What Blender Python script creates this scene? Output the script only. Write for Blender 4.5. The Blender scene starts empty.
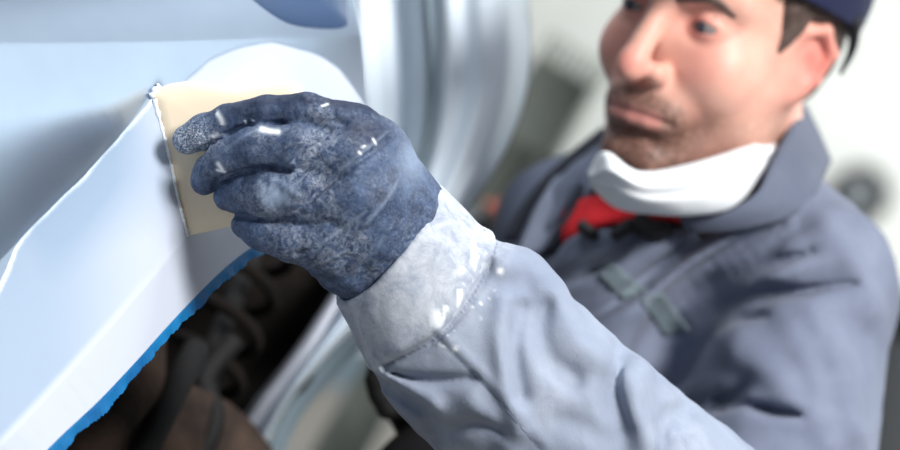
import bpy, math, random
import numpy as np
from mathutils import Matrix, Vector

random.seed(4)
rng = np.random.default_rng(4)
scene = bpy.context.scene
COL = scene.collection

# ------------------------------------------------------------------ camera
CAM_H, PITCH, ROLL, FPX = 1.10, math.radians(7.0), math.radians(11.0), 2500.0
cp, sp = math.cos(PITCH), math.sin(PITCH)
cr, sr = math.cos(ROLL), math.sin(ROLL)
FWD = np.array([0, cp, -sp]); UP0 = np.array([0, sp, cp]); RT0 = np.array([1.0, 0, 0])
CX = cr * RT0 + sr * UP0
CY = -sr * RT0 + cr * UP0
CAM = np.array([0, 0, CAM_H])
RM = np.stack([CX, CY, FWD])                 # rows: camera axes in the world


def W(p):
    """camera-aligned metres (right, up, away) -> world metres"""
    return np.asarray(p, float) @ RM + CAM


def WD(d):
    return np.asarray(d, float) @ RM


cam_d = bpy.data.cameras.new('camera')
cam = bpy.data.objects.new('camera', cam_d); COL.objects.link(cam)
cam_d.sensor_width = 36; cam_d.lens = 36 * FPX / 900
cam_d.clip_start = 0.05; cam_d.clip_end = 100
cam_d.dof.use_dof = True; cam_d.dof.focus_distance = 1.54; cam_d.dof.aperture_fstop = 3.5
cam.matrix_world = Matrix(((CX[0], CY[0], -FWD[0], CAM[0]), (CX[1], CY[1], -FWD[1], CAM[1]),
                           (CX[2], CY[2], -FWD[2], CAM[2]), (0, 0, 0, 1)))
scene.camera = cam

# ------------------------------------------------------------------ world, lights, exposure
world = bpy.data.worlds.new('world'); scene.world = world; world.use_nodes = True
bg = world.node_tree.nodes['Background']
bg.inputs[0].default_value = (0.80, 0.88, 1.0, 1); bg.inputs[1].default_value = 0.14


def area(name, loc, target, sx, sy, power, col):
    d = bpy.data.lights.new(name, 'AREA'); d.shape = 'RECTANGLE'; d.size = sx; d.size_y = sy
    d.energy = power; d.color = col
    o = bpy.data.objects.new(name, d); COL.objects.link(o)
    o.location = loc
    o.rotation_euler = (Vector(target) - Vector(loc)).to_track_quat('-Z', 'Y').to_euler()
    return o


area('window_light', (1.75, -0.35, 2.85), (0.05, 1.6, 0.95), 0.9, 0.9, 165, (1.0, 0.97, 0.93))
area('ceiling_lamp', (-0.5, 1.9, 3.1), (-0.2, 1.7, 0.9), 0.8, 1.6, 34, (0.93, 0.97, 1.0))
area('wall_lamp', (2.6, 4.4, 3.0), (2.0, 6.5, 1.0), 1.6, 1.0, 150, (1.0, 0.99, 0.96))

vs = scene.view_settings
vs.view_transform = 'Standard'; vs.look = 'None'; vs.gamma = 1.0; vs.use_curve_mapping = False
vs.exposure = 0.25


area('side_wall_fill', (2.3, 2.6, 3.2), (3.6, 2.8, 1.5), 1.6, 0.8, 85, (0.95, 0.98, 1.0))  # added unseen fill, brightens the right wall for the fender's reflection


# ------------------------------------------------------------------ helpers
def P(px, py, z):
    return np.array([(px - 450) / FPX * z, (225 - py) / FPX * z, z])


def PX(v):
    v = np.asarray(v, float)
    return np.stack([v[..., 0] / v[..., 2] * FPX + 450, 225 - v[..., 1] / v[..., 2] * FPX], -1)


def spline(pts, n):
    """Catmull-Rom through pts, n samples, even in chord length"""
    p = np.asarray(pts, float)
    if len(p) < 3:
        t = np.linspace(0, 1, n)[:, None]
        return p[0] * (1 - t) + p[-1] * t
    q = np.vstack([2 * p[0] - p[1], p, 2 * p[-1] - p[-2]])
    out = []
    for i in range(len(p) - 1):
        t = np.linspace(0, 1, 24, endpoint=False)[:, None]
        a, b, c, d = q[i], q[i + 1], q[i + 2], q[i + 3]
        out.append(0.5 * (2 * b + (c - a) * t + (2 * a - 5 * b + 4 * c - d) * t ** 2 + (3 * b - a - 3 * c + d) * t ** 3))
    out = np.vstack(out + [p[-1:]])
    L = np.r_[0, np.cumsum(np.linalg.norm(np.diff(out, axis=0), axis=1))]
    s = np.linspace(0, L[-1], n)
    return np.stack([np.interp(s, L, out[:, k]) for k in range(out.shape[1])], -1)


def obj(name, verts, faces, mat, parent=None, smooth=True, base=None, world=False, attrs=None, uv=None):
    """one mesh object; verts are camera-aligned unless world=True"""
    v = np.asarray(verts, float)
    if not world:
        v = W(v)
    b = np.zeros(3)
    if parent is not None:
        b = np.array(parent['_base'])
    elif base is not None:
        b = np.asarray(base, float)
    me = bpy.data.meshes.new(name)
    v = v - b
    me.from_pydata(v.tolist(), [], [list(map(int, f)) for f in faces] if not isinstance(faces, np.ndarray) else faces.tolist())
    me.update()
    if smooth:
        me.polygons.foreach_set('use_smooth', [True] * len(me.polygons))
    if mat is not None:
        me.materials.append(mat)
    for k, a in (attrs or {}).items():
        at = me.attributes.new(k, 'FLOAT', 'POINT')
        at.data.foreach_set('value', np.asarray(a, np.float32))
    o = bpy.data.objects.new(name, me); COL.objects.link(o)
    if parent is not None:
        o.parent = parent
        o['_base'] = list(b)
    else:
        o.location = b
        o['_base'] = list(b)
    return o


def thing(name, base, label, cat, group=None):
    o = bpy.data.objects.new(name, None); COL.objects.link(o)
    o.empty_display_size = 0.1
    o.location = base; o['_base'] = [float(x) for x in base]
    o['label'] = label; o['category'] = cat
    if group: o['group'] = group
    return o


def tag(o, label, cat):
    o['label'] = label; o['category'] = cat
    return o


def tube(path, radii, seg=12, caps=True):
    path = np.asarray(path, float)
    n = len(path)
    radii = np.broadcast_to(np.asarray(radii, float), (n,))
    T = np.gradient(path, axis=0); T /= np.linalg.norm(T, axis=1)[:, None] + 1e-12
    ref = np.array([0.3, 0.2, 0.93]);
    if abs(T[0] @ ref) > 0.9: ref = np.array([1.0, 0, 0])
    A = np.cross(T[0], ref); A /= np.linalg.norm(A)
    vs_, fs = [], []
    for i in range(n):
        A = A - T[i] * (A @ T[i]); A /= np.linalg.norm(A)
        B = np.cross(T[i], A)
        a = np.linspace(0, 2 * math.pi, seg, endpoint=False)
        vs_.append(path[i] + radii[i] * (np.cos(a)[:, None] * A + np.sin(a)[:, None] * B))
    for i in range(n - 1):
        for j in range(seg):
            k = (j + 1) % seg
            fs.append((i * seg + j, i * seg + k, (i + 1) * seg + k, (i + 1) * seg + j))
    if caps:
        fs.append(tuple(range(seg))[::-1]); fs.append(tuple((n - 1) * seg + j for j in range(seg)))
    return np.vstack(vs_), fs


def lathe(profile, seg=32, axis_pt=(0, 0, 0), axis=(0, 0, 1)):
    ax = np.asarray(axis, float); ax /= np.linalg.norm(ax)
    ref = np.array([1.0, 0, 0]) if abs(ax[0]) < 0.8 else np.array([0, 1.0, 0])
    A = np.cross(ax, ref); A /= np.linalg.norm(A); B = np.cross(ax, A)
    vs_, fs = [], []
    for r, h in profile:
        a = np.linspace(0, 2 * math.pi, seg, endpoint=False)
        vs_.append(np.asarray(axis_pt) + ax * h + r * (np.cos(a)[:, None] * A + np.sin(a)[:, None] * B))
    n = len(profile)
    for i in range(n - 1):
        for j in range(seg):
            k = (j + 1) % seg
            fs.append((i * seg + j, i * seg + k, (i + 1) * seg + k, (i + 1) * seg + j))
    fs.append(tuple(range(seg))[::-1]); fs.append(tuple((n - 1) * seg + j for j in range(seg)))
    return np.vstack(vs_), fs


def box(c, ex, ey, ez, bev=0.0):
    """box from centre and three half-extent vectors, edges chamfered"""
    c, ex, ey, ez = [np.asarray(x, float) for x in (c, ex, ey, ez)]
    E = [ex, ey, ez]; Ls = [np.linalg.norm(e) for e in E]
    verts, idx = [], {}
    fs = []
    if bev <= 0:
        for i in (-1, 1):
            for j in (-1, 1):
                for k in (-1, 1):
                    verts.append(c + i * ex + j * ey + k * ez)
        fs = [(0, 1, 3, 2), (4, 6, 7, 5), (0, 4, 5, 1), (2, 3, 7, 6), (0, 2, 6, 4), (1, 5, 7, 3)]
        return np.array(verts), fs
    f = [1 - bev / L for L in Ls]
    for i in (-1, 1):
        for j in (-1, 1):
            for k in (-1, 1):
                for a in range(3):
                    s = [i * f[0], j * f[1], k * f[2]]; s[a] = (i, j, k)[a]
                    idx[(i, j, k, a)] = len(verts)
                    verts.append(c + s[0] * ex + s[1] * ey + s[2] * ez)
    for a in range(3):
        b, d = (a + 1) % 3, (a + 2) % 3
        for s in (-1, 1):
            q = []
            for (m, n) in ((-1, -1), (1, -1), (1, 1), (-1, 1)):
                t = [0, 0, 0]; t[a] = s; t[b] = m; t[d] = n
                q.append(idx[(t[0], t[1], t[2], a)])
            fs.append(tuple(q if s > 0 else q[::-1]))
        for m in (-1, 1):
            for n in (-1, 1):
                t = [0, 0, 0]; t[b] = m; t[d] = n
                q = []
                for s, w in ((-1, b), (1, b), (1, d), (-1, d)):
                    t[a] = s; q.append(idx[(t[0], t[1], t[2], w)])
                fs.append(tuple(q))
    for i in (-1, 1):
        for j in (-1, 1):
            for k in (-1, 1):
                fs.append((idx[(i, j, k, 0)], idx[(i, j, k, 1)], idx[(i, j, k, 2)]))
    return np.array(verts), fs


def join(parts):
    vs_, fs, o = [], [], 0
    for v, f in parts:
        vs_.append(np.asarray(v)); fs += [tuple(int(i) + o for i in q) for q in f]; o += len(v)
    return np.vstack(vs_), fs


# ---- signed distance sculpting
def smin(a, b, k):
    h = np.clip(0.5 + 0.5 * (b - a) / k, 0, 1)
    return b + (a - b) * h - k * h * (1 - h)


def smax(a, b, k):
    return -smin(-a, -b, k)


def seg_t(p, a, b):
    ab = b - a
    t = np.clip(((p - a) @ ab) / (ab @ ab), 0, 1)
    return t, np.linalg.norm(p - a - t[:, None] * ab, axis=1)


def cone(p, a, b, ra, rb):
    a = np.asarray(a, np.float32); b = np.asarray(b, np.float32)
    t, d = seg_t(p, a, b)
    return d - (ra + (rb - ra) * t)


def chain(p, pts, rad, k):
    d = None
    for i in range(len(pts) - 1):
        c = cone(p, pts[i], pts[i + 1], rad[i], rad[i + 1])
        d = c if d is None else smin(d, c, k)
    return d


def ell(p, c, r, R=None):
    q = p - np.asarray(c, np.float32)
    if R is not None: q = q @ np.asarray(R, np.float32).T
    r = np.asarray(r, np.float32)
    k0 = np.linalg.norm(q / r, axis=1); k1 = np.linalg.norm(q / (r * r), axis=1) + 1e-9
    return k0 * (k0 - 1) / k1


def sph(p, c, r):
    return np.linalg.norm(p - np.asarray(c, np.float32), axis=1) - r


def pdist(p, pts):
    d = None
    pts = np.asarray(pts, np.float32)
    for i in range(len(pts) - 1):
        _, c = seg_t(p, pts[i], pts[i + 1])
        d = c if d is None else np.minimum(d, c)
    return d


def crease(p, d, pts, amp, w, far=4.0):
    """move the surface inwards (amp>0) or outwards (amp<0) along a polyline"""
    pts = np.asarray(pts, np.float32)
    lo, hi = pts.min(0) - w * far, pts.max(0) + w * far
    m = np.all((p > lo) & (p < hi), axis=1)
    if m.any():
        dd = pdist(p[m], pts)
        d[m] += amp * np.exp(-(dd / w) ** 2)
    return d


def fold_in(p, d, pts, amp, w, far=4.0, kz=0.38):
    """like crease, but the groove reaches deeper away from the viewer side of the cloth"""
    pts = np.asarray(pts, np.float32); sc = np.array([1, 1, kz], np.float32)
    lo, hi = (pts * sc).min(0) - w * far, (pts * sc).max(0) + w * far
    ps = p * sc
    m = np.all((ps > lo) & (ps < hi), axis=1)
    if m.any():
        dd = pdist(ps[m], pts * sc)
        d[m] += amp * np.exp(-(dd / w) ** 2)
    return d


def slit(p, d, pts, r, kz=0.3, k=.004):
    """cut a tapering pleat shadow into cloth: r wide, r/kz deep"""
    pts = np.asarray(pts, np.float32); sc = np.array([1, 1, kz], np.float32)
    q = pts * sc; n = len(q)
    rr = (r * np.sin(np.linspace(.18, math.pi - .12, n)) ** 1.0).astype(np.float32)
    lo, hi = q.min(0) - r - .012, q.max(0) + r + .012
    ps = p * sc
    m = np.all((ps > lo) & (ps < hi), axis=1)
    if m.any():
        c = chain(ps[m], q, rr, .0005)
        d[m] = smax(d[m], -c, k)
    return d


def hit(f, px, py, z0, z1, n=500):
    z = np.linspace(z0, z1, n)
    pts = P(px, py, 1.0)[None, :] * z[:, None]
    d = f(pts.astype(np.float32))
    i = np.argmax(d < 0)
    if d[i] >= 0:
        i = int(np.argmin(d))
    return pts[i]


def hitline(f, pxs, z0, z1, n=None):
    q = spline(pxs, n or max(4, 3 * len(pxs)))
    return np.array([hit(f, a, b, z0, z1) for a, b in q])


def sculpt(f, lo, hi, h):
    """sample f over a box (only near its surface) and skin it with surface nets"""
    B = 6
    lo = np.asarray(lo, float); hi = np.asarray(hi, float)
    nb = np.ceil((hi - lo) / (h * B)).astype(int)
    n = nb * B
    cx = [lo[k] + (np.arange(nb[k]) + 0.5) * B * h for k in range(3)]
    C = np.stack(np.meshgrid(*cx, indexing='ij'), -1).reshape(-1, 3).astype(np.float32)
    dc = f(C)
    act = np.where(np.abs(dc) < B * h * 1.25 + 0.004)[0]
    F = np.repeat(np.repeat(np.repeat(dc.reshape(nb), B, 0), B, 1), B, 2).astype(np.float32)
    off = np.stack(np.meshgrid(*[np.arange(B)] * 3, indexing='ij'), -1).reshape(-1, 3)
    bi = np.stack(np.unravel_index(act, nb), -1)
    CH = max(1, 400000 // (B ** 3))
    for s in range(0, len(act), CH):
        ids = (bi[s:s + CH, None, :] * B + off[None]).reshape(-1, 3)
        F[ids[:, 0], ids[:, 1], ids[:, 2]] = f((lo + (ids + 0.5) * h).astype(np.float32))
    S = F < 0
    # sign change cells
    cnt = np.zeros(tuple(n - 1), np.int8)
    for i in (0, 1):
        for j in (0, 1):
            for k in (0, 1):
                cnt += S[i:n[0] - 1 + i, j:n[1] - 1 + j, k:n[2] - 1 + k]
    cells = np.argwhere((cnt > 0) & (cnt < 8))
    idx = -np.ones(tuple(n - 1), np.int32)
    idx[tuple(cells.T)] = np.arange(len(cells))
    acc = np.zeros((len(cells), 3)); w = np.zeros(len(cells))
    cor = [(i, j, k) for i in (0, 1) for j in (0, 1) for k in (0, 1)]
    for a in cor:
        for ax in range(3):
            if a[ax]: continue
            b = list(a); b[ax] = 1
            fa = F[tuple((cells + a).T)]; fb = F[tuple((cells + b).T)]
            m = (fa < 0) != (fb < 0)
            t = np.where(m, fa / np.where(m, fa - fb, 1), 0)
            p = np.tile(np.array(a, float), (len(cells), 1)); p[:, ax] = t
            acc[m] += p[m]; w[m] += 1
    V = lo + (cells + acc / w[:, None] + 0.5) * h
    quads = []
    for ax in range(3):
        u, v = (ax + 1) % 3, (ax + 2) % 3
        sl0 = [slice(None)] * 3; sl1 = [slice(None)] * 3
        sl0[ax] = slice(0, -1); sl1[ax] = slice(1, None)
        E = np.argwhere(S[tuple(sl0)] != S[tuple(sl1)])
        E = E[(E[:, u] > 0) & (E[:, v] > 0) & (E[:, u] < n[u] - 1) & (E[:, v] < n[v] - 1)]
        q = []
        for du, dv in ((-1, -1), (0, -1), (0, 0), (-1, 0)):
            c = E.copy(); c[:, u] += du; c[:, v] += dv
            q.append(idx[tuple(c.T)])
        q = np.stack(q, -1)
        ins = S[tuple(E.T)]
        q[~ins] = q[~ins][:, ::-1]
        quads.append(q)
    Q = np.vstack(quads)
    return V, Q[(Q >= 0).all(1)]


def noise3(p, freq, seed=0, octv=3):
    """cheap smooth value noise, about -1..1"""
    r = np.random.default_rng(seed)
    out = np.zeros(len(p)); amp = 1.0; tot = 0
    for _ in range(octv):
        for _k in range(4):
            d = r.normal(size=3); d /= np.linalg.norm(d)
            out += amp * np.sin(p @ d * freq * (0.8 + 0.5 * r.random()) + r.random() * 6.28) * 0.5
        tot += amp; amp *= 0.5; freq *= 2.03
    return out / tot


def pline_px(v, pts, n=60):
    """pixel distance of verts to a polyline"""
    q = PX(v); d = np.full(len(v), 1e9)
    s = spline(pts, n)
    for a, b in zip(s[:-1], s[1:]):
        ab = b - a; t = np.clip(((q - a) @ ab) / (ab @ ab + 1e-9), 0, 1)
        d = np.minimum(d, np.linalg.norm(q - a - t[:, None] * ab, axis=1))
    return d


def in_poly(q, poly):
    x, y = q[:, 0], q[:, 1]; c = np.zeros(len(q), bool)
    for (x0, y0), (x1, y1) in zip(poly, np.roll(poly, -1, axis=0)):
        m = ((y0 > y) != (y1 > y)) & (x < (x1 - x0) * (y - y0) / (y1 - y0 + 1e-12) + x0)
        c ^= m
    return c


def sdist2(q, line):
    """signed distance to an open 2-D polyline (positive on its left)"""
    best = np.full(len(q), 1e9); sg = np.ones(len(q)); along = np.zeros(len(q)); L = 0
    for a, b in zip(line[:-1], line[1:]):
        ab = b - a; l = np.linalg.norm(ab)
        t = np.clip(((q - a) @ ab) / (l * l), 0, 1)
        d = np.linalg.norm(q - a - t[:, None] * ab, axis=1)
        m = d < best
        cr_ = ab[0] * (q[:, 1] - a[1]) - ab[1] * (q[:, 0] - a[0])
        best[m] = d[m]; sg[m] = np.sign(cr_[m]); along[m] = L + t[m] * l
        L += l
    return best * sg, along / L


def sstep(x, a, b):
    t = np.clip((x - a) / (b - a), 0, 1)
    return t * t * (3 - 2 * t)


def ribbon(name, rows, mat, parent, th=0.003, label=None):
    R = np.asarray(rows, float); nr, nc = R.shape[:2]
    du = np.gradient(R, axis=0); dv = np.gradient(R, axis=1)
    n = np.cross(du, dv); n /= np.linalg.norm(n, axis=-1, keepdims=True) + 1e-9
    if n[nr // 2, nc // 2, 2] > 0: n = -n
    Bk = R - n * th
    q = [(i * nc + j, i * nc + j + 1, (i + 1) * nc + j + 1, (i + 1) * nc + j) for i in range(nr - 1) for j in range(nc - 1)]
    o = nr * nc
    q2 = q + [tuple(x + o for x in f[::-1]) for f in q]
    bd = [i * nc for i in range(nr)] + [(nr - 1) * nc + j for j in range(1, nc)] + [i * nc + nc - 1 for i in range(nr - 2, -1, -1)] + [j for j in range(nc - 2, 0, -1)]
    q2 += [(a, b, b + o, a + o) for a, b in zip(bd, bd[1:] + bd[:1])]
    ob = obj(name, np.vstack([R.reshape(-1, 3), Bk.reshape(-1, 3)]), q2, mat, parent)
    if label: ob['label'] = label
    return ob


def loft(curves, nu, nv):
    C = [spline(c, nv) for c in curves]
    return np.array([spline([c[j] for c in C], nu) for j in range(nv)]).transpose(1, 0, 2)


# ---- materials
def lin(r, g, b):
    f = lambda c: (c / 255 / 12.92) if c / 255 <= 0.04045 else ((c / 255 + 0.055) / 1.055) ** 2.4
    return (f(r), f(g), f(b), 1)


class Mat:
    def __init__(s, name, col, rough=0.6, metal=0.0, spec=0.5):
        s.m = bpy.data.materials.new(name); s.m.use_nodes = True
        s.n = s.m.node_tree.nodes; s.l = s.m.node_tree.links
        s.b = s.n['Principled BSDF']
        s.b.inputs['Base Color'].default_value = col
        s.b.inputs['Roughness'].default_value = rough
        s.b.inputs['Metallic'].default_value = metal
        s.b.inputs['Specular IOR Level'].default_value = spec
        s.col = None; s.c0 = col; s.hgt = None
        s.tc = s.n.new('ShaderNodeTexCoord')

    def noise(s, scale, detail=4, rough=0.6, dist=0.0, kind='NOISE', stretch=None):
        src = s.tc.outputs['Object']
        if stretch:
            mp = s.n.new('ShaderNodeMapping'); mp.inputs['Scale'].default_value = stretch
            s.l.new(src, mp.inputs[0]); src = mp.outputs[0]
        if kind == 'VORONOI':
            t = s.n.new('ShaderNodeTexVoronoi'); t.inputs['Scale'].default_value = scale
            s.l.new(src, t.inputs['Vector']); return t.outputs['Distance']
        t = s.n.new('ShaderNodeTexNoise'); t.inputs['Scale'].default_value = scale
        t.inputs['Detail'].default_value = detail; t.inputs['Roughness'].default_value = rough
        t.inputs['Distortion'].default_value = dist
        s.l.new(src, t.inputs['Vector']); return t.outputs['Fac']

    def attr(s, name):
        t = s.n.new('ShaderNodeAttribute'); t.attribute_name = name
        return t.outputs['Fac']

    def ramp(s, fac, a, b):
        t = s.n.new('ShaderNodeMapRange'); t.inputs['From Min'].default_value = a; t.inputs['From Max'].default_value = b
        t.clamp = True
        s.l.new(fac, t.inputs['Value']); return t.outputs['Result']

    def math(s, op, a, b):
        t = s.n.new('ShaderNodeMath'); t.operation = op
        for i, x in enumerate((a, b)):
            if isinstance(x, (int, float)): t.inputs[i].default_value = x
            else: s.l.new(x, t.inputs[i])
        return t.outputs[0]

    def mix(s, fac, col):
        t = s.n.new('ShaderNodeMix'); t.data_type = 'RGBA'
        s.l.new(fac, t.inputs['Factor'])
        if s.col is None: t.inputs['A'].default_value = s.c0
        else: s.l.new(s.col, t.inputs['A'])
        t.inputs['B'].default_value = col
        s.col = t.outputs['Result']; s.l.new(s.col, s.b.inputs['Base Color'])
        return s

    def rough_by(s, fac, a, b):
        t = s.n.new('ShaderNodeMapRange'); t.inputs['To Min'].default_value = a; t.inputs['To Max'].default_value = b
        s.l.new(fac, t.inputs['Value']); s.l.new(t.outputs[0], s.b.inputs['Roughness']); return s

    def bump(s, fac, strength, dist):
        t = s.n.new('ShaderNodeBump'); t.inputs['Strength'].default_value = strength; t.inputs['Distance'].default_value = dist
        s.l.new(fac, t.inputs['Height'])
        if s.hgt is not None: s.l.new(s.hgt, t.inputs['Normal'])
        s.hgt = t.outputs[0]; s.l.new(s.hgt, s.b.inputs['Normal']); return s


def plain(name, col, rough=0.6, metal=0.0, spec=0.5, var=None, scale=20, bump=0.0, bscale=200, bdist=0.001):
    m = Mat(name, col, rough, metal, spec)
    if var is not None: m.mix(m.ramp(m.noise(scale), 0.35, 0.65), var)
    if bump: m.bump(m.noise(bscale), bump, bdist)
    return m.m


# fender paint: primer grey with sanded white filler
mp_ = Mat('primer_and_filler', lin(160, 177, 198), 0.36, 0.0, 0.5)
mp_.mix(mp_.ramp(mp_.noise(9, 3), 0.35, 0.7), lin(170, 186, 206))
mp_.mix(mp_.attr('scuff'), lin(196, 208, 222))
mp_.mix(mp_.attr('filler'), lin(178, 186, 202))
mp_.mix(mp_.attr('ghost_and_shade'), lin(128, 149, 174))  # sanding ghosts plus the shade painted on the flare
mp_.mix(mp_.attr('dark_spot'), lin(84, 92, 106))  # small dark spot at the tip of the crease
inv = mp_.math('SUBTRACT', 1.0, mp_.attr('filler'))
mp_.l.new(mp_.math('MULTIPLY', inv, 0.85), mp_.b.inputs['Metallic'])
mp_.rough_by(mp_.attr('filler'), 0.30, 0.62)
mp_.bump(mp_.noise(700, 2), 0.12, 0.0004)
M_PAINT = mp_.m
M_PUTTY = plain('wet_filler', lin(232, 240, 248), 0.5, bump=0.4, bscale=300)
M_TAPE = plain('blue_edge_film', lin(6, 112, 170), 0.5, var=lin(4, 90, 150), scale=30, bump=0.3, bscale=120)
M_DARK = plain('arch_liner_black', lin(12, 11, 11), 0.95, spec=0.15, var=lin(24, 20, 18), scale=12, bump=0.5, bscale=40, bdist=0.004)
M_RUST = plain('rusty_steel', lin(66, 52, 44), 0.9, 0.0, 0.25, var=lin(30, 24, 22), scale=22, bump=0.6, bscale=60, bdist=0.003)
M_RUBBER = plain('black_rubber', lin(15, 15, 17), 0.75, spec=0.3)
M_SILVER = plain('bare_silver_edge', lin(190, 196, 210), 0.35, 0.3)
M_BUMPER = plain('pale_bumper_primer', lin(198, 212, 226), 0.5, 0.0, var=lin(206, 219, 232), scale=6)
M_TRIMGREY = plain('grey_bumper_trim', lin(104, 122, 134), 0.5)
M_DARKBLUE = plain('dark_blue_surface', lin(48, 72, 108), 0.45)

# glove
mg = Mat('dusty_blue_rubber', lin(26, 42, 72), 0.6, 0.0, 0.35)
mg.mix(mg.math('MULTIPLY', mg.ramp(mg.noise(55, 5, 0.7, 0.6), 0.36, 0.72), 0.6), lin(80, 104, 142))
mg.mix(mg.math('MULTIPLY', mg.ramp(mg.noise(300, 5, 0.8, 1.4), 0.50, 0.72), 0.42), lin(128, 148, 178))
mg.mix(mg.attr('clean'), lin(24, 36, 62))
vein = mg.math('MULTIPLY', mg.attr('dust'), mg.math('MULTIPLY', mg.ramp(mg.noise(240, 6, 0.8, 1.2), 0.44, 0.70), 0.6))
mg.mix(vein, lin(214, 224, 236))
sp_n = mg.ramp(mg.noise(900, 4, 0.7), 0.50, 0.60)
mg.mix(mg.math('MULTIPLY', mg.attr('splat'), mg.math('MULTIPLY', sp_n, .85)), lin(226, 234, 242))
mg.mix(mg.attr('rub'), lin(150, 168, 192))
mg.mix(mg.attr('putty'), lin(238, 243, 248))
mg.bump(mg.noise(260, 5, 0.7, 0.5), 0.35, 0.0012)
mg.bump(mg.noise(1400, 2), 0.15, 0.0004)
M_GLOVE = mg.m

# coverall cloth
def cloth(name, a, b, dust, dustcol):
    m = Mat(name, a, 0.9, 0.0, 0.15)
    m.mix(m.ramp(m.noise(16, 4, 0.6, 0.3), 0.35, 0.68), b)
    if dust:
        f = m.math('MULTIPLY', m.attr('dust'), m.ramp(m.noise(70, 5, 0.7, 0.5), 0.30, 0.62))
        m.mix(f, dustcol)
        m.mix(m.attr('putty'), lin(242, 247, 252))
        m.mix(m.attr('seam'), lin(96, 106, 128))
    m.bump(m.noise(900, 3, 0.7), 0.35, 0.0006)
    m.bump(m.noise(60, 4, 0.6), 0.25, 0.003)
    m.b.inputs['Sheen Weight'].default_value = 0.08
    m.b.inputs['Sheen Roughness'].default_value = 0.5
    return m.m


M_SLEEVE = cloth('dusty_grey_sleeve', lin(124, 134, 154), lin(140, 150, 168), True, lin(182, 189, 200))
M_COAT = cloth('blue_grey_coverall', lin(102, 110, 130), lin(118, 126, 146), False, None)
M_COATDARK = cloth('grey_collar', lin(84, 91, 109), lin(96, 103, 121), False, None)
M_TROUSER = plain('black_work_trousers', lin(13, 13, 16), 0.95, spec=0.2, bump=0.3, bscale=500)
M_TEE = plain('red_cotton', lin(198, 26, 38), 0.9, bump=0.2, bscale=700)
M_MASK = plain('white_respirator_fabric', lin(232, 236, 240), 0.85, var=lin(222, 228, 234), scale=40, bump=0.2, bscale=300)
M_CAP = plain('navy_cap_cloth', lin(14, 22, 60), 0.9, bump=0.3, bscale=700)
M_CAPDARK = plain('dark_cap_strap', lin(26, 30, 38), 0.8)
M_STRIPE = plain('olive_grey_tape', lin(100, 114, 122), 0.85)
M_LAPEL = cloth('lit_lapel_cloth', lin(140, 148, 170), lin(150, 158, 178), False, None)  # coverall cloth made paler to paint the light on the far lapel
M_LINING_SHADE = plain('dark_lining_and_shade', lin(34, 38, 52), 0.9)  # lining colour, also used to paint shade on the far shoulder
M_BLACK = plain('black_toggle', lin(18, 18, 24), 0.6)
M_THREAD = plain('dark_thread', lin(112, 122, 146), 0.9)

ms = Mat('skin', lin(223, 175, 158), 0.5, 0.0, 0.4)
ms.mix(ms.ramp(ms.noise(45, 4), 0.4, 0.7), lin(217, 161, 146))
ms.mix(ms.attr('flush'), lin(216, 120, 112))
bn = ms.math('MULTIPLY', ms.attr('beard'), ms.ramp(ms.noise(420, 4, 0.8), 0.14, 0.55))
ms.mix(bn, lin(74, 50, 43))
ms.mix(ms.attr('lip'), lin(170, 102, 100))
ms.b.inputs['Subsurface Weight'].default_value = 0.12
ms.b.inputs['Subsurface Radius'].default_value = (0.006, 0.002, 0.001)
ms.bump(ms.noise(500, 3), 0.1, 0.0005)
M_SKIN = ms.m
M_HAIR = plain('dark_brown_hair', lin(92, 74, 68), 0.65, var=lin(64, 50, 46), scale=260, bump=0.6, bscale=500, bdist=0.002)
M_EYEW = plain('eye_white', lin(140, 130, 128), 0.2)
M_IRIS = plain('dark_iris', lin(52, 60, 74), 0.15)

msp = Mat('cream_plastic', lin(240, 225, 200), 0.45, 0.0, 0.4)
msp.mix(msp.ramp(msp.noise(14, 3), 0.4, 0.75), lin(236, 219, 192))
M_SPREAD = msp.m

mfl = Mat('concrete_floor', lin(124, 121, 116), 0.85)
mfl.mix(mfl.ramp(mfl.noise(2.5, 5), 0.35, 0.7), lin(108, 106, 102))
M_FLOOR = mfl.m
mw = Mat('painted_wall', lin(206, 210, 208), 0.9)
mw.mix(mw.ramp(mw.noise(1.2, 5, 0.6, 0.6), 0.42, 0.66), lin(186, 190, 188))
M_WALL = mw.m

# ------------------------------------------------------------------ the room
WALL_Y = 5.6


def slab(name, lo, hi, mat):
    lo, hi = np.array(lo, float), np.array(hi, float)
    v, f = box((lo + hi) / 2, ((hi[0] - lo[0]) / 2, 0, 0), (0, (hi[1] - lo[1]) / 2, 0), (0, 0, (hi[2] - lo[2]) / 2))
    o = obj(name, v, f, mat, smooth=False, world=True)
    o['kind'] = 'structure'
    return o


slab('floor', (-4, -3, -0.1), (3.75, WALL_Y, 0), M_FLOOR)
slab('wall_back', (-4, WALL_Y, 0), (3.75, WALL_Y + 0.15, 3.4), M_WALL)
slab('wall_right', (3.6, -3, 0), (3.75, WALL_Y, 3.4), M_WALL)
slab('baseboard_right', (3.58, -3, 0), (3.6, WALL_Y - 0.02, 0.10), M_TRIMGREY)
slab('baseboard_back', (-4, WALL_Y - 0.02, 0), (3.6, WALL_Y, 0.10), M_TRIMGREY)

# ------------------------------------------------------------------ the car
AL = math.radians(36)
U = np.array([-0.226, 0.974, 0.0]); U /= np.linalg.norm(U)
Hh = np.array([math.sin(AL), 0.0, math.cos(AL)]); Hh -= U * (Hh @ U); Hh /= np.linalg.norm(Hh)
N = np.cross(Hh, U); N = N if N[2] < 0 else -N
O = P(170, 165, 1.56)


def pl(px, py):
    """pixel -> coordinates on the fender plane"""
    r = P(px, py, 1.0); k = (O @ N) / (r @ N); q = r * k - O
    return np.array([q @ Hh, q @ U])


def plp(px, py, h=0.0):
    s = pl(px, py)
    return O + Hh * s[0] + U * s[1] + N * h


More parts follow.
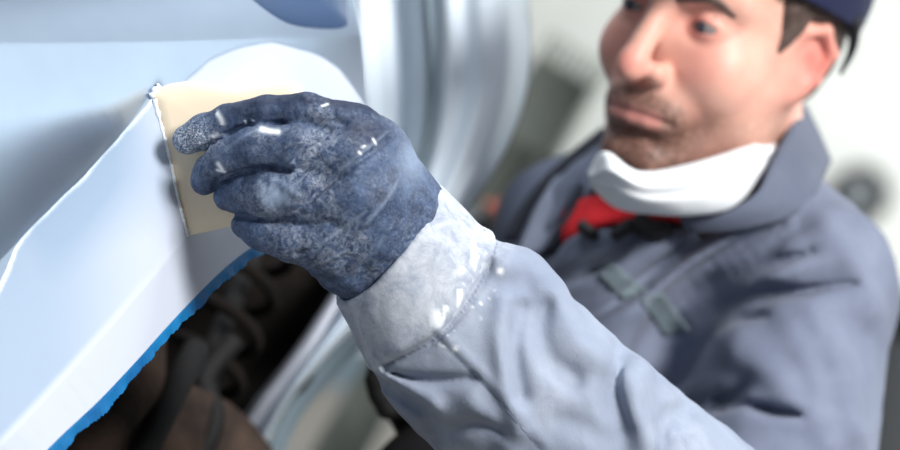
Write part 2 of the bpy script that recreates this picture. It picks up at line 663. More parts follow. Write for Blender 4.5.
car_base = W(P(200, 300, 1.9)); car_base[2] = 0
car = thing('car', car_base, 'pale blue-grey car body in primer with filler around its open wheel arch', 'car')

lip_px = [(-100, 690), (-22, 570), (68, 450), (111, 400), (155, 347), (202, 297), (244, 256), (290, 226), (330, 208), (352, 202), (374, 200)]
lip = spline([pl(*q) for q in lip_px], 420)
out_px = [(-420, 560), (-330, 330), (-280, 120), (-240, -40), (-120, -170), (60, -190), (200, -170), (250, -170), (300, -160), (330, -120), (352, -60)]
outc = spline([pl(*q) for q in out_px], 420)
C1 = spline([pl(*q) for q in [(300, 176), (250, 200), (187, 237), (150, 280), (110, 335), (62, 400), (22, 452), (-60, 560), (-140, 680)]], 60)
C2 = spline([pl(*q) for q in [(296, -150), (230, -30), (152, 92), (122, 140), (84, 186), (40, 238), (-2, 290), (-60, 370), (-140, 500)]], 50)
SH = spline([pl(*q) for q in [(420, 36), (300, 38), (150, 42), (0, 43), (-150, 40), (-300, 30)]], 30)
NW = 330
wv = np.linspace(0, 1, NW) ** 1.35
G2 = (lip[None] * (1 - wv[:, None, None]) + outc[None] * wv[:, None, None]).reshape(-1, 2)


SGN = 1.0
_t, _ = sdist2(np.array([pl(100, -60)]), SH)
SGN = float(np.sign(_t[0]))
_t, _ = sdist2(np.array([pl(20, 120)]), C2)
A2_0 = float(sdist2(np.array([pl(152, 92)]), C2)[1][0])
C2s = -1.0 if _t[0] > 0 else 1.0
_t, _ = sdist2(np.array([pl(60, 300)]), C1)
C1s = 1.0 if _t[0] > 0 else -1.0


def fender_h(q):
    d1, a1 = sdist2(q, C1); d1 = d1 * C1s
    d2, a2 = sdist2(q, C2); d2 = d2 * -C2s
    ds, _ = sdist2(q, SH); ds = ds * SGN
    h = np.zeros(len(q))
    h -= 0.28 * np.clip(-d1, 0, 1)
    a2 = (a2 - A2_0) / (1 - A2_0)
    wd_ = 0.006 + 0.20 * np.clip(a2, 0, .8)
    u_ = np.clip(d2 / wd_, 0, 1)
    k_ = sstep(a2, -0.03, 0.02)
    h -= np.where(d2 > 0, 0.26 * wd_ * (1 - u_) ** 2, 0.26 * wd_ * (1 - sstep(-d2, -.001, 1.4 * wd_ + .006))) * k_
    up = np.clip(ds, 0, 1)
    h -= 1.5 * up ** 2 + 0.10 * np.clip(up - 0.0, 0, 1)
    return h, d1, d2, a2, ds


hh, d1, d2, a2, ds = fender_h(G2)
putty_poly = np.array([pl(*q) for q in spline([(156, 96), (122, 140), (112, 156), (92, 180), (62, 214), (44, 240), (22, 300), (-30, 400), (-130, 640)], 40)] +
                      [pl(*q) for q in [(-130, 760), (200, 420), (420, 300), (452, 215), (425, 185)]] +
                      [pl(*q) for q in spline([(372, 130), (356, 96), (332, 66), (300, 50), (270, 45), (235, 50), (206, 64), (188, 82), (172, 96)], 30)])
jit = np.stack([noise3(np.c_[G2, 0 * G2[:, 0]], 90, 1), noise3(np.c_[G2, 0 * G2[:, 0]], 90, 2)], -1) * 0.0018
fill = np.zeros(len(G2))
for dx, dy in ((0, 0), (.0012, 0), (-.0012, 0), (0, .0012), (0, -.0012)):
    fill += in_poly(G2 + jit + (dx, dy), putty_poly) / 5
hh = hh + 0.0007 * fill
dn0 = PX(O + G2[:, :1] * Hh + G2[:, 1:] * U)
# sanding ghosts and painted flare shade in the filler and thin smears at its border
gp = np.c_[G2, 0 * G2[:, 0]]
_flare_shade = sstep(d1, .0, .006) * (1 - sstep(dn0[:, 0], 60, 190)) * .85  # shade put into the flare colour, fading toward the spreader
ghost_and_shade = fill * np.clip(_flare_shade + np.clip(noise3(gp @ np.array([[0.35, 1, 0], [1, -0.6, 0], [0, 0, 1]]), 26, 7, 2), 0, 1) * 0.55, 0, 1)
e2 = np.abs(d2 - 0.003)
scuff = np.clip(np.exp(-(e2 / 0.0035) ** 2) * (0.2 + 1.2 * np.clip(noise3(gp, 120, 5), 0, 1)) * sstep(a2, 0.02, 0.1) * (1 - sstep(a2, 0.45, 0.75)) * .5, 0, 1)
c1line = np.exp(-((d1) / 0.0011) ** 2) * 0.6
fill = np.clip(fill, 0, 1)
FV = O + G2[:, :1] * Hh + G2[:, 1:] * U + hh[:, None] * N
dn = PX(FV)
dark_spot = np.exp(-((dn[:, 0] - 157) ** 2 / 18 + (dn[:, 1] - 88) ** 2 / 45))
NL = len(lip)
FQ = [(i * NL + j, i * NL + j + 1, (i + 1) * NL + j + 1, (i + 1) * NL + j) for i in range(NW - 1) for j in range(NL - 1)]
if np.cross(FV[1] - FV[0], FV[NL] - FV[0]) @ N < 0: FQ = [q[::-1] for q in FQ]
fender = obj('fender', FV, FQ, M_PAINT, car, attrs={'filler': fill, 'ghost_and_shade': np.clip(ghost_and_shade, 0, 1), 'scuff': scuff, 'dark_spot': dark_spot})
_sol = fender.modifiers.new('sheet', 'SOLIDIFY'); _sol.thickness = 0.0012; _sol.offset = -1
fender['label'] = 'primer grey fender with sanded white filler over the wheel arch'

# raised ridge of filler along the flange crease
def on_fender(px, py, lift=0.0):
    s = pl(px, py)
    h = fender_h(s[None])[0][0]
    return O + Hh * s[0] + U * s[1] + N * (h + lift)


rp = np.array([on_fender(*q, 0.0004) for q in spline([(188, 237), (150, 281), (110, 336), (64, 398), (30, 440), (-10, 492)], 60)])
v, f = tube(rp, 0.0010 + 0.0004 * np.sin(np.arange(60) * 1.7) * np.sin(np.arange(60) * .61), 8)
obj('filler_ridge', v, f, M_PUTTY, car)

# torn blue film on the lip
k0, k1 = 20, 330
lp = FV[:NL]
dirin = []
rows = []
tear = 0.0078 + 0.0022 * noise3(np.c_[np.arange(NL), 0 * np.arange(NL), 0 * np.arange(NL)], 0.16, 9, 3) + 0.001 * rng.random(NL)
for j in range(k0, k1):
    t = lip[min(j + 1, NL - 1)] - lip[j - 1]; t /= np.linalg.norm(t)
    nin = np.array([t[1], -t[0]])
    if nin @ (lip[j] - outc[j]) < 0: nin = -nin
    d3 = Hh * nin[0] + U * nin[1]
    p0 = lp[j] - N * 0.0005
    rows.append([p0 - d3 * 0.001, p0 + d3 * 0.4 * tear[j] - N * 0.001, p0 + d3 * tear[j] * 1.15 - N * (0.003 + 0.0008 * math.sin(j * .5)),
                 p0 + d3 * tear[j] * 1.1 - N * 0.006, p0 - d3 * 0.001 - N * 0.006])
R = np.array(rows); nr, nc = R.shape[:2]
tq = [(i * nc + j, i * nc + (j + 1) % nc, (i + 1) * nc + (j + 1) % nc, (i + 1) * nc + j) for i in range(nr - 1) for j in range(nc)]
obj('edge_film', R.reshape(-1, 3), tq, M_TAPE, car, smooth=False)['label'] = 'torn bright blue film along the arch edge'

# arch liner: dark shell running inwards from the lip
rows = []
for d, sag in ((0.004, 0.0), (0.03, -0.012), (0.10, -0.03), (0.2, -0.05), (0.34, -0.06)):
    r = []
    for j in range(0, NL, 6):
        t = lip[min(j + 1, NL - 1)] - lip[max(j - 1, 0)]; t /= np.linalg.norm(t)
        nin = np.array([t[1], -t[0]])
        if nin @ (lip[j] - outc[j]) < 0: nin = -nin
        d3 = Hh * nin[0] + U * nin[1]
        r.append(lp[j] - N * d + d3 * sag)
    rows.append(r)
R = np.array(rows); nr, nc = R.shape[:2]
lq = [(i * nc + j, i * nc + j + 1, (i + 1) * nc + j + 1, (i + 1) * nc + j) for i in range(nr - 1) for j in range(nc - 1)]
obj('arch_liner', R.reshape(-1, 3), lq, M_DARK, car)
# inner wall of the wheel well
cw = R[-1]; cc = cw.mean(0)
wr = []
for px_, col in ((-60, 0), (40, 1), (130, 2), (230, 3), (318, 4)):
    wr.append([P(px_ + 52 - 0.16 * (y - 200) - (0.62 * max(0, y - 300) if col == 4 else 0), y, 2.06 + 0.02 * math.sin(y * .05 + col)) for y in np.linspace(190, 620, 24)])
ribbon('inner_wing', wr, M_DARK, car, 0.02)

# suspension seen in the well
def at_well(px, py, z):
    return P(px, py, z)


disc_c = P(180, 560, 1.84)
v, f = lathe([(0.02, -0.014), (0.075, -0.014), (0.078, -0.004), (0.128, -0.004), (0.130, 0.0), (0.130, 0.010), (0.128, 0.014), (0.04, 0.014)], 48, disc_c, N)
obj('brake_disc', v, f, M_RUST, car)
sa, sb = P(150, 500, 1.90), P(258, 240, 1.98)
tt = np.linspace(0, 1, 220)[:, None]
ax = sb - sa; ax /= np.linalg.norm(ax)
e1 = np.cross(ax, [0, 0, 1.0]); e1 /= np.linalg.norm(e1); e2_ = np.cross(ax, e1)
ang = tt * 2 * math.pi * 6.2
coil = sa + (sb - sa) * tt + 0.030 * (np.cos(ang) * e1 + np.sin(ang) * e2_)
v, f = tube(coil, 0.0055, 8); sp_ = obj('coil_spring', v, f, M_DARK, car)
v, f = tube(np.array([sa, sa + (sb - sa) * 0.5, sa + (sb - sa) * .52, sb]), [0.017, 0.017, 0.008, 0.008], 16)
obj('damper', v, f, M_RUBBER, car)
v, f = tube(spline([P(60, 520, 1.72), P(105, 430, 1.74), P(140, 385, 1.78), P(150, 330, 1.84)], 24), np.linspace(0.024, 0.012, 24), 14)
obj('control_arm', v, f, M_RUST, car)
v, f = tube(spline([P(190, 480, 1.86), P(215, 420, 1.88), P(205, 380, 1.9), P(235, 340, 1.92)], 30), 0.008, 10)
obj('brake_hose', v, f, M_RUBBER, car)
v, f = box(P(188, 425, 1.92), (0.02, 0.012, 0), (-0.01, 0.03, 0.006), (0, 0.004, 0.02), 0.004)
obj('brake_caliper', v, f, M_RUST, car)
v, f = tube(spline([P(118, 500, 1.70), P(160, 420, 1.76), P(196, 350, 1.86)], 20), 0.010, 10)
obj('tie_rod', v, f, M_RUBBER, car)

# front bumper: a curved skin that wraps round the nose and drops behind the hand
Lc = spline([(352, -120), (353, -40), (354, 0), (358, 60), (366, 140), (356, 240), (330, 300), (300, 352), (262, 420), (215, 510)], 70)
Rc = spline([(520, -130), (524, -50), (528, 0), (531, 60), (519, 118), (489, 180), (440, 245), (392, 292), (318, 366), (276, 425), (250, 515)], 70)
NB = 70
rows = []
for i in range(70):
    zl = 2.02 + 0.10 * (1 - i / 69)
    r = []
    for j in range(NB):
        u_ = j / (NB - 1)
        q = Lc[i] * (1 - u_) + Rc[i] * u_
        rib = 0.007 * math.sin(u_ * 15 + 0.6) * (1 - 0.5 * i / 69) + 0.0025 * math.sin(u_ * 37 + i * 0.03) - 0.016 * math.exp(-((u_ - .43) / .03) ** 2) * max(0, 1 - i / 45)
        z = zl - 0.06 - 0.05 * math.sin(math.pi * max(0, u_ - .3) / .9) + 0.22 * max(0, u_ - .75) ** 1.2 - rib
        r.append(P(q[0], q[1], z))
    rows.append(r)
R = np.array(rows)
bq = [(i * NB + j, i * NB + j + 1, (i + 1) * NB + j + 1, (i + 1) * NB + j) for i in range(69) for j in range(NB - 1)]
inner = R.copy(); inner[..., 2] += 0.012
v = np.vstack([R.reshape(-1, 3), inner.reshape(-1, 3)]); off = 70 * NB
bq2 = bq + [tuple(x + off for x in q[::-1]) for q in bq]
for i in range(69):
    for j0 in (0, NB - 1):
        a, b = i * NB + j0, (i + 1) * NB + j0
        bq2.append((a, b, b + off, a + off))
obj('front_bumper', v, bq2, M_BUMPER, car)['label'] = 'pale curved bumper skin behind the gloved hand'
v, f = tube(np.array([P(Lc[i][0] * .57 + Rc[i][0] * .43, Lc[i][1] * .57 + Rc[i][1] * .43, 1.930 + 0.10 * (1 - i / 69)) for i in range(40)]), 0.004, 8)
obj('panel_gap_seal', v, f, M_TRIMGREY, car)
v, f = tube(np.array([P(Rc[i][0] + 3, Rc[i][1] + 5, 2.06 + 0.10 * (1 - i / 69)) for i in range(36, 70)]), 0.011, 10)
obj('bumper_lower_trim', v, f, M_TRIMGREY, car)
# bright bare flange on the far side of the well
ec = spline([(236, 470), (262, 420), (296, 368), (326, 318), (350, 278)], 24)
rows = []
for i in range(24):
    z = 1.95 + 0.03 * i / 23; w = np.interp(i, [0, 8, 16, 23], [20, 16, 9, 6])
    c = ec[i]
    rows.append([P(c[0] - w, c[1] - w * .4, z + 0.02), P(c[0] - w * .5, c[1] - w * .2, z), P(c[0] + w * .5, c[1] + w * .2, z - 0.004), P(c[0] + w * .8, c[1] + w * .4, z + 0.025)])
R = np.array(rows); nr, nc = R.shape[:2]
lq = [(i * nc + j, i * nc + (j + 1) % nc, (i + 1) * nc + (j + 1) % nc, (i + 1) * nc + j) for i in range(nr - 1) for j in range(nc)]
obj('arch_flange', R.reshape(-1, 3), lq, M_SILVER, car)['label'] = 'bare silver flange on the far side of the wheel well'
# raised dark blue patch at the top of the fender
hl = [on_fender(q[0], q[1], 0.0) for q in spline([(226, -60), (240, -20), (272, 14), (300, 27), (344, 28), (349, 10), (352, -30), (354, -80)], 40)]
hl = np.array(hl); cen = hl.mean(0) + N * 0.004
rows = [hl + N * 0.001, hl * .92 + cen * .08 + N * 0.003, hl * .5 + cen * .5 + N * 0.004, np.tile(cen + N * .004, (40, 1))]
R = np.array(rows)
lq = [(i * 40 + j, i * 40 + (j + 1) % 40, (i + 1) * 40 + (j + 1) % 40, (i + 1) * 40 + j) for i in range(3) for j in range(40)]
obj('fender_dark_patch', R.reshape(-1, 3), lq, M_DARKBLUE, car)['label'] = 'dark blue patch at the top of the fender'

# ------------------------------------------------------------------ the spreader
EDGE_Y, EDGE_X = [81, 101, 138, 190, 236], [153.5, 154, 163, 176, 187]


def zs(px, py=165):
    ex = np.interp(py, EDGE_Y, EDGE_X)
    return plp(ex, py)[2] - 0.0016 - 0.00010 * (px - ex)


sp_px = np.vstack([spline([(187, 236), (176, 190), (163, 138), (154, 101)], 24), spline([(155, 94), (166, 85), (188, 81)], 10),
                   spline([(190, 81), (214, 84), (240, 88), (266, 85), (290, 81.5)], 20), spline([(293, 82), (299, 84), (303, 90)], 6),
                   spline([(306, 110), (312, 160), (304, 200)], 10), spline([(292, 212), (262, 220), (234, 225.5), (210, 231)], 12)])
sp_px = sp_px[np.r_[True, np.linalg.norm(np.diff(sp_px, axis=0), axis=1) > 0.8]]
left_z = {}


def sp_pt(q, dz=0.0):
    z = zs(q[0], q[1])
    bow = -0.0015 * math.sin((q[1] - 80) / 150 * math.pi) * sstep(q[0], 190, 260)
    return P(q[0], q[1], z + bow + dz)


front = np.array([sp_pt(q) for q in sp_px]); cq = sp_px.mean(0)
rings = []
for dz, sh in ((0.0016, 0.988), (0.0022, 1.0), (0.0006, 1.0), (0.0, 0.990)):
    rings.append(np.array([sp_pt(cq + (q - cq) * sh, dz) for q in sp_px]))
for sh in (0.8, 0.55, 0.25):
    rings.append(np.array([sp_pt(cq + (q - cq) * sh, 0.0) for q in sp_px]))
for sh in (0.8, 0.55, 0.25):
    rings.insert(0, np.array([sp_pt(cq + (q - cq) * sh, 0.0016) for q in sp_px]))
R = np.array(rings); nr, nc = R.shape[:2]
lq = [(i * nc + j, i * nc + (j + 1) % nc, (i + 1) * nc + (j + 1) % nc, (i + 1) * nc + j) for i in range(nr - 1) for j in range(nc)]
lq.append(tuple(range(nc))[::-1]); lq.append(tuple((nr - 1) * nc + j for j in range(nc)))
spr = obj('filler_spreader', R.reshape(-1, 3), lq, M_SPREAD, base=W(P(187, 236, 1.557)))
tag(spr, 'cream plastic filler spreader pressed on the fender by the gloved hand', 'spreader')

# ------------------------------------------------------------------ the person
pb = W(P(720, 500, 1.98)); pb[2] = 0
person = thing('person', pb, 'bearded man in grey-blue coverall and navy cap working filler on the car', 'person')

# head frame: x to his left, y up, z out of the face
_y, _t, _r = math.radians(35.3), math.radians(12.5), math.radians(22.0)
_F = np.array([-math.sin(_y), 0, -math.cos(_y)]); _L = np.array([math.cos(_y), 0, -math.sin(_y)]); _U = np.array([0, 1.0, 0])
_F, _U = _F * math.cos(_t) - _U * math.sin(_t), _U * math.cos(_t) + _F * math.sin(_t)
_ro = lambda v: np.array([v[0] * math.cos(_r) + v[1] * math.sin(_r), -v[0] * math.sin(_r) + v[1] * math.cos(_r), v[2]])
HR = np.stack([_ro(_L), _ro(_U), _ro(_F)])          # rows
HC = np.array([0.2105, 0.1530, 1.894])
to_head = lambda p: (p - HC.astype(p.dtype)) @ HR.T.astype(p.dtype)
from_head = lambda q: np.asarray(q, float) @ HR + HC
A32 = lambda *a: np.array(a, np.float32)
NECK0 = to_head(P(724, 180, 1.940)[None])[0]
CHEST = to_head(P(706, 250, 1.99)[None])[0]


def head_sdf(q):
    ax = np.abs(q[:, 0]); m = np.stack([ax, q[:, 1], q[:, 2]], 1)      # mirrored
    d = ell(q, (0, 0.034, -0.010), (0.074, 0.090, 0.094))
    d = smin(d, ell(q, (0, -0.030, 0.030), (0.060, 0.080, 0.060)), 0.03)
    d = smin(d, ell(q, (0, 0.040, 0.050), (0.056, 0.045, 0.042)), 0.02)
    d = smin(d, cone(m, A32(.053, -.030, -.002), A32(.047, -.078, .022), .016, .017), 0.022)
    d = smin(d, cone(m, A32(.047, -.078, .022), A32(.013, -.108, .074), .017, .017), 0.022)
    d = smin(d, ell(m, (.038, -.034, .058), (.026, .026, .026)), 0.02)       # cheek
    d = smin(d, cone(m, A32(.008, .022, .086), A32(.046, .020, .066), .010, .009), 0.012)   # brow
    d = smax(d, -ell(m, (.032, .001, .098), (.019, .012, .018)), 0.012)      # socket
    ball = sph(m, (.0320, 0.0, .0745), .0138)
    slit = ell(m, (.0325, -0.0016, .0885), (.0120, .0036, .012))
    d = smin(d, smax(ball, -slit, 0.002), 0.006)
    d = crease(m, d, [(.020, .0075, .086), (.033, .0105, .0865), (.046, .004, .078)], 0.0014, .0028)
    d = smin(d, cone(q, A32(0, .014, .091), A32(0, -.034, .113), .0080, .0100), 0.014)      # nose
    d = smin(d, ell(q, (0, -.042, .114), (.0108, .0108, .0122)), 0.008)
    d = smin(d, ell(m, (.0135, -.042, .098), (.0080, .0085, .0110)), 0.006)
    d = smax(d, -ell(m, (.0065, -.0515, .104), (.0042, .0045, .0065)), 0.003)
    d = crease(m, d, [(.018, -.034, .096), (.023, -.042, .091)], 0.0016, .004)
    d = smin(d, ell(q, (0, -.072, .080), (.034, .022, .020)), 0.015)         # muzzle
    d = smin(d, chain(m, [A32(0, -.0690, .0985), A32(.012, -.0690, .0955), A32(.027, -.0745, .0850)], (.0030, .0030, .0014), .003), 0.004)
    d = smin(d, chain(m, [A32(0, -.0805, .0965), A32(.012, -.0800, .0930), A32(.025, -.0760, .0850)], (.0042, .0038, .0014), .003), 0.005)
    d = crease(m, d, [(0, -.0742, .1035), (.013, -.0742, .0995), (.030, -.0762, .0875)], 0.0030, .0024)
    d = crease(m, d, [(0, -.0925, .092), (.014, -.0915, .087)], 0.0028, .007)
    d = smin(d, ell(q, (0, -.107, .080), (.019, .014, .015)), 0.014)         # chin
    # neck and upper chest
    d = smin(d, cone(q, A32(0, -.05, -.022), NECK0, .056, .055), 0.025)
    d = smin(d, cone(q, NECK0, CHEST, .052, .036), 0.05)
    # ears
    m = m - A32(-.007, -.010, .010)
    e = ell(m, (.0765, -.004, -.012), (.0055, .030, .019), EARR)
    helix = chain(m, [A32(.071, .002, .004), A32(.079, .022, -.002), A32(.0865, .026, -.016), A32(.090, .010, -.028), A32(.085, -.012, -.023), A32(.0745, -.030, -.008)],
                  (.0035, .0042, .0044, .0044, .0040, .0055), .004)
    e = smin(e, helix, 0.004)
    e = smax(e, -ell(m, (.088, -.004, -.008), (.010, .012, .009)), 0.004)
    d = smin(d, e, 0.006)
    return d


a_ = math.radians(24)
EARR = np.array([[math.cos(a_), 0, math.sin(a_)], [0, 1, 0], [-math.sin(a_), 0, math.cos(a_)]])
V, Q = sculpt(head_sdf, (-.12, -.36, -.16), (.12, .135, .135), 0.00165)
mx = np.abs(V[:, 0])
beard_top = np.interp(V[:, 2], [-.02, .02, .05, .075, .095, .12], [-.030, -.040, -.058, -.062, -.052, -.050])
beard = sstep(beard_top - V[:, 1], -.008, .016) * sstep(V[:, 2], -.03, 0.0) * (1 - sstep(-V[:, 1], .118, .140))
beard *= 0.95
mous = np.exp(-((V[:, 1] + .0605 + .25 * np.clip(mx - .012, 0, 1)) / .0065) ** 2) * (mx < .034) * (V[:, 2] > .07)
goat = np.exp(-((mx / .026) ** 2)) * sstep(-V[:, 1], .090, .104) * (V[:, 2] > .05)
beard *= .5 + .5 * np.maximum(sstep(V[:, 2], .03, .085), sstep(-V[:, 1], .085, .105))
beard = np.clip(np.maximum(beard, np.maximum(mous * .85, goat * 0.9)), 0, 1)
lip_m = np.exp(-((V[:, 1] + .0755) / .0062) ** 4) * (1 - sstep(mx, .020, .027)) * (V[:, 2] > .088)
beard = beard * (1 - 0.8 * lip_m)
flush = np.exp(-(((mx - .082) / .013) ** 2 + ((V[:, 1] + .01) / .032) ** 2 + ((V[:, 2] + .002) / .026) ** 2))
flush = np.clip(flush * 0.9 + 0.30 * np.exp(-(((mx - .042) / .02) ** 2 + ((V[:, 1] + .03) / .02) ** 2)) + 0.5 * np.exp(-(mx / .014) ** 2 - ((V[:, 1] + .038) / .013) ** 2) * (V[:, 2] > .1)
                + 0.5 * np.exp(-(((mx - .030) / .018) ** 2 + ((V[:, 1] - .000) / .011) ** 2)) * (V[:, 2] > .05), 0, 1)
obj('body', from_head(V), Q, M_SKIN, person, attrs={'beard': beard, 'lip': lip_m * .65, 'flush': flush})
# eyes
for s in (1, -1):
    v, f = lathe([(0.0002, -.0128)] + [(.0128 * math.cos(a), .0128 * math.sin(a)) for a in np.linspace(-1.4, 1.5, 14)], 24, from_head((s * .032, 0, .0745)),
                 HR[2] + HR[0] * -0.30 - HR[1] * 0.12)
    e = obj('eye', v, f, M_EYEW, person)
    g = HR[2] + HR[0] * -0.30 - HR[1] * 0.12; g /= np.linalg.norm(g)
    v, f = lathe([(.0001, .0128), (.0030, .0126), (.0058, .0117), (.0062, .0112), (.0002, .0105)], 24, from_head((s * .032, 0, .0745)), g)
    obj('iris', v, f, M_IRIS, e)
    # eyebrow
    v, f = tube(spline([from_head(q) for q in [(s * .010, .0130, .0955), (s * .022, .0175, .0945), (s * .036, .0195, .0865), (s * .050, .0120, .0745)]], 20),
                np.interp(np.linspace(0, 1, 20), [0, .3, .7, 1], [.0028, .0036, .0030, .0010]), 10)
    obj('eyebrow', v, f, M_HAIR, person)


# hair: shell over the skull, sideburns in front of the ears
def hair_sdf(q):
    ax = np.abs(q[:, 0]); m = np.stack([ax, q[:, 1], q[:, 2]], 1)
    d = ell(q, (0, 0.034, -0.010), (0.0805, 0.096, 0.100))
    d = smin(d, ell(q, (0, -.01, -.045), (.060, .060, .060)), .02)
    front = q[:, 2] - np.interp(q[:, 1], [-.03, 0.0, .03, .06, .12], [.036, .034, .040, .052, .060])
    d = smax(d, front.astype(np.float32), .006)
    d = smax(d, -(q[:, 1] - np.interp(q[:, 2], [-.12, -.03, -.018, .012, .03], [-.055, -.05, .022, .020, -.016])).astype(np.float32), .005)
    return d + 0.0012 * noise3(q, 260, 12, 2).astype(np.float32)


V, Q = sculpt(hair_sdf, (-.10, -.09, -.14), (.10, .145, .10), 0.002)
obj('hair', from_head(V), Q, M_HAIR, person)


# cap: crown, brim and the adjusting strap at the back
def cap_sdf(q):
    d = ell(q, (0, 0.045, -0.012), (0.090, 0.100, 0.112))
    inner = ell(q, (0, 0.040, -0.012), (0.084, 0.094, 0.106))
    cut = -(q[:, 1] - (0.028 + 0.20 * q[:, 2])).astype(np.float32)
    return smax(smax(d, -inner, .002), cut, .002)


V, Q = sculpt(cap_sdf, (-.11, -.02, -.14), (.11, .16, .12), 0.002)
cap = obj('cap', from_head(V), Q, M_CAP, person)
rows = []
for i in range(25):
    a = math.radians(-58 + 116 * i / 24)
    e0 = np.array([.086 * math.sin(a), 0.052, -.012 + .106 * math.cos(a)])
    e1 = np.array([.080 * math.sin(a), 0.044 + .010 * abs(math.sin(a)), -.012 + .106 * math.cos(a) + .062 * math.cos(a * .9)])
    rows.append([e0, (e0 + e1) / 2 + (0, .006, 0), e1, e1 - (0, .004, 0), (e0 + e1) / 2 + (0, .002, 0), e0 - (0, .004, 0)])
R = np.array(rows); nr, nc = R.shape[:2]
lq = [(i * nc + j, i * nc + (j + 1) % nc, (i + 1) * nc + (j + 1) % nc, (i + 1) * nc + j) for i in range(nr - 1) for j in range(nc)]
lq += [tuple(range(nc))[::-1], tuple((nr - 1) * nc + j for j in range(nc))]
obj('brim', from_head(R.reshape(-1, 3)), lq, M_CAP, cap)
v, f = tube(spline([from_head(q) for q in [(.086, .030, -.030), (.080, .006, -.052), (.072, -.016, -.060)]], 14), np.linspace(.006, .0015, 14), 10)
obj('cap_strap', v, f, M_CAPDARK, cap)

# lowered dust mask: a cup under the chin with a strap round the neck
mk_top = [(588, 172, 1.835), (604, 151, 1.800), (640, 170, 1.795), (700, 160, 1.800), (748, 146, 1.835), (776, 138, 1.885)]
mk_bot = [(590, 186, 1.835), (612, 206, 1.810), (650, 215, 1.795), (690, 217, 1.795), (735, 206, 1.815), (772, 166, 1.875)]
T = spline([P(*q) for q in mk_top], 48); Bt = spline([P(*q) for q in mk_bot], 48)
rows = []
for u_ in np.linspace(0, 1, 18):
    c = T * (1 - u_) + Bt * u_
    bul = np.zeros_like(c); bul[:, 2] = -0.018 * math.sin(math.pi * u_) ** 0.8 - 0.004 * np.exp(-((u_ - .35) / .05) ** 2) + .003 * np.exp(-((u_ - .55) / .05) ** 2)
    rows.append(c + bul + 0.0008 * noise3(c, 90, 3)[:, None])
Rm = np.array(rows)
back = Rm.copy(); back[..., 2] += 0.004
nr, nc = Rm.shape[:2]
q_ = [(i * nc + j, i * nc + j + 1, (i + 1) * nc + j + 1, (i + 1) * nc + j) for i in range(nr - 1) for j in range(nc - 1)]
o_ = nr * nc
q2 = q_ + [tuple(x + o_ for x in q[::-1]) for q in q_]
bd = [i * nc for i in range(nr)] + [(nr - 1) * nc + j for j in range(1, nc)] + [i * nc + nc - 1 for i in range(nr - 2, -1, -1)] + [j for j in range(nc - 2, 0, -1)]
q2 += [(a, b, b + o_, a + o_) for a, b in zip(bd, bd[1:] + bd[:1])]
mask = obj('dust_mask', np.vstack([Rm.reshape(-1, 3), back.reshape(-1, 3)]), q2, M_MASK, person)
mask['label'] = 'white cup dust mask pulled down under the chin'
v, f = tube(spline([P(776, 150, 1.885), P(790, 146, 1.93), P(785, 150, 1.99), P(740, 165, 2.0)], 20), .0035, 8)
obj('mask_strap', v, f, M_MASK, mask)


# ---- coverall: torso, both shoulders, upper arms
def coat_base(p):
    d = cone(p, P(668, 275, 1.965), P(650, 620, 1.985), .105, .125)
    d = smin(d, cone(p, P(655, 262, 1.93), P(640, 600, 1.95), .085, .11), .05)
    d = smin(d, cone(p, P(742, 188, 1.955), P(794, 285, 1.885), .050, .074), .04)          # left shoulder slope
    d = smin(d, cone(p, P(793, 302, 1.880), P(768, 640, 1.74), .073, .066), .025)          # left upper arm
    d = smin(d, cone(p, P(672, 190, 1.99), P(580, 232, 2.035), .050, .062), .035)          # right shoulder slope
    d = smin(d, cone(p, P(572, 236, 2.03), P(500, 470, 2.02), .060, .052), .02)            # right upper arm
    d = smin(d, cone(p, P(500, 470, 2.02), P(462, 446, 1.94), .050, .036), .02)            # right forearm
    d = smin(d, ell(p, P(655, 640, 2.0), (.17, .13, .15)), .06)                            # hips
    # neck hole
    d = smax(d, -cone(p, P(716, 150, 1.915), P(706, 215, 1.925), .064, .058), .012)
    return d


def fold(pxs, amp, w, n=None):
    FOLDS.append((hitline(coat_base, pxs, 1.6, 2.2, n), amp * 1.6, w * (.75 if amp > 0 else 1)))


FOLDS = []
for pxs, amp, w in [
    ([(752, 208), (704, 238), (660, 268), (622, 298), (588, 322)], .011, .0095),
    ([(776, 222), (738, 246), (700, 274), (664, 304)], .007, .0075),
    ([(800, 228), (768, 250), (728, 278), (700, 296), (668, 330), (636, 372)], .016, .0125),
    ([(812, 252), (770, 264), (730, 282), (704, 300)], .006, .0070),
    ([(856, 284), (812, 289), (768, 294), (724, 306), (690, 330), (660, 368)], .010, .0110),
    ([(664, 330), (674, 352), (668, 384)], .022, .0190),
    ([(698, 306), (676, 332), (652, 358)], .024, .0190),
    ([(722, 320), (742, 316), (764, 318)], .008, .0085),
    ([(744, 388), (722, 402), (692, 414)], .013, .0100),
    ([(800, 416), (770, 411), (738, 405)], .006, .0060),
    ([(640, 238), (600, 264), (562, 282)], .006, .0070),
    ([(596, 158), (572, 206), (540, 268)], .004, .0060),
    ([(812, 316), (838, 366), (852, 430)], -.005, .012),
    ([(790, 330), (814, 380), (826, 440)], -.004, .010),
    ([(738, 352), (770, 372), (800, 410)], -.005, .012),
    ([(742, 340), (790, 350), (840, 356)], -.003, .010),
    ([(830, 230), (852, 262), (868, 310)], -.004, .012),
]:
    fold(pxs, amp, w)


NECKV = hitline(coat_base, [(690, 200), (640, 200), (604, 206), (576, 216), (560, 230), (546, 254)], 1.6, 2.25, 20)


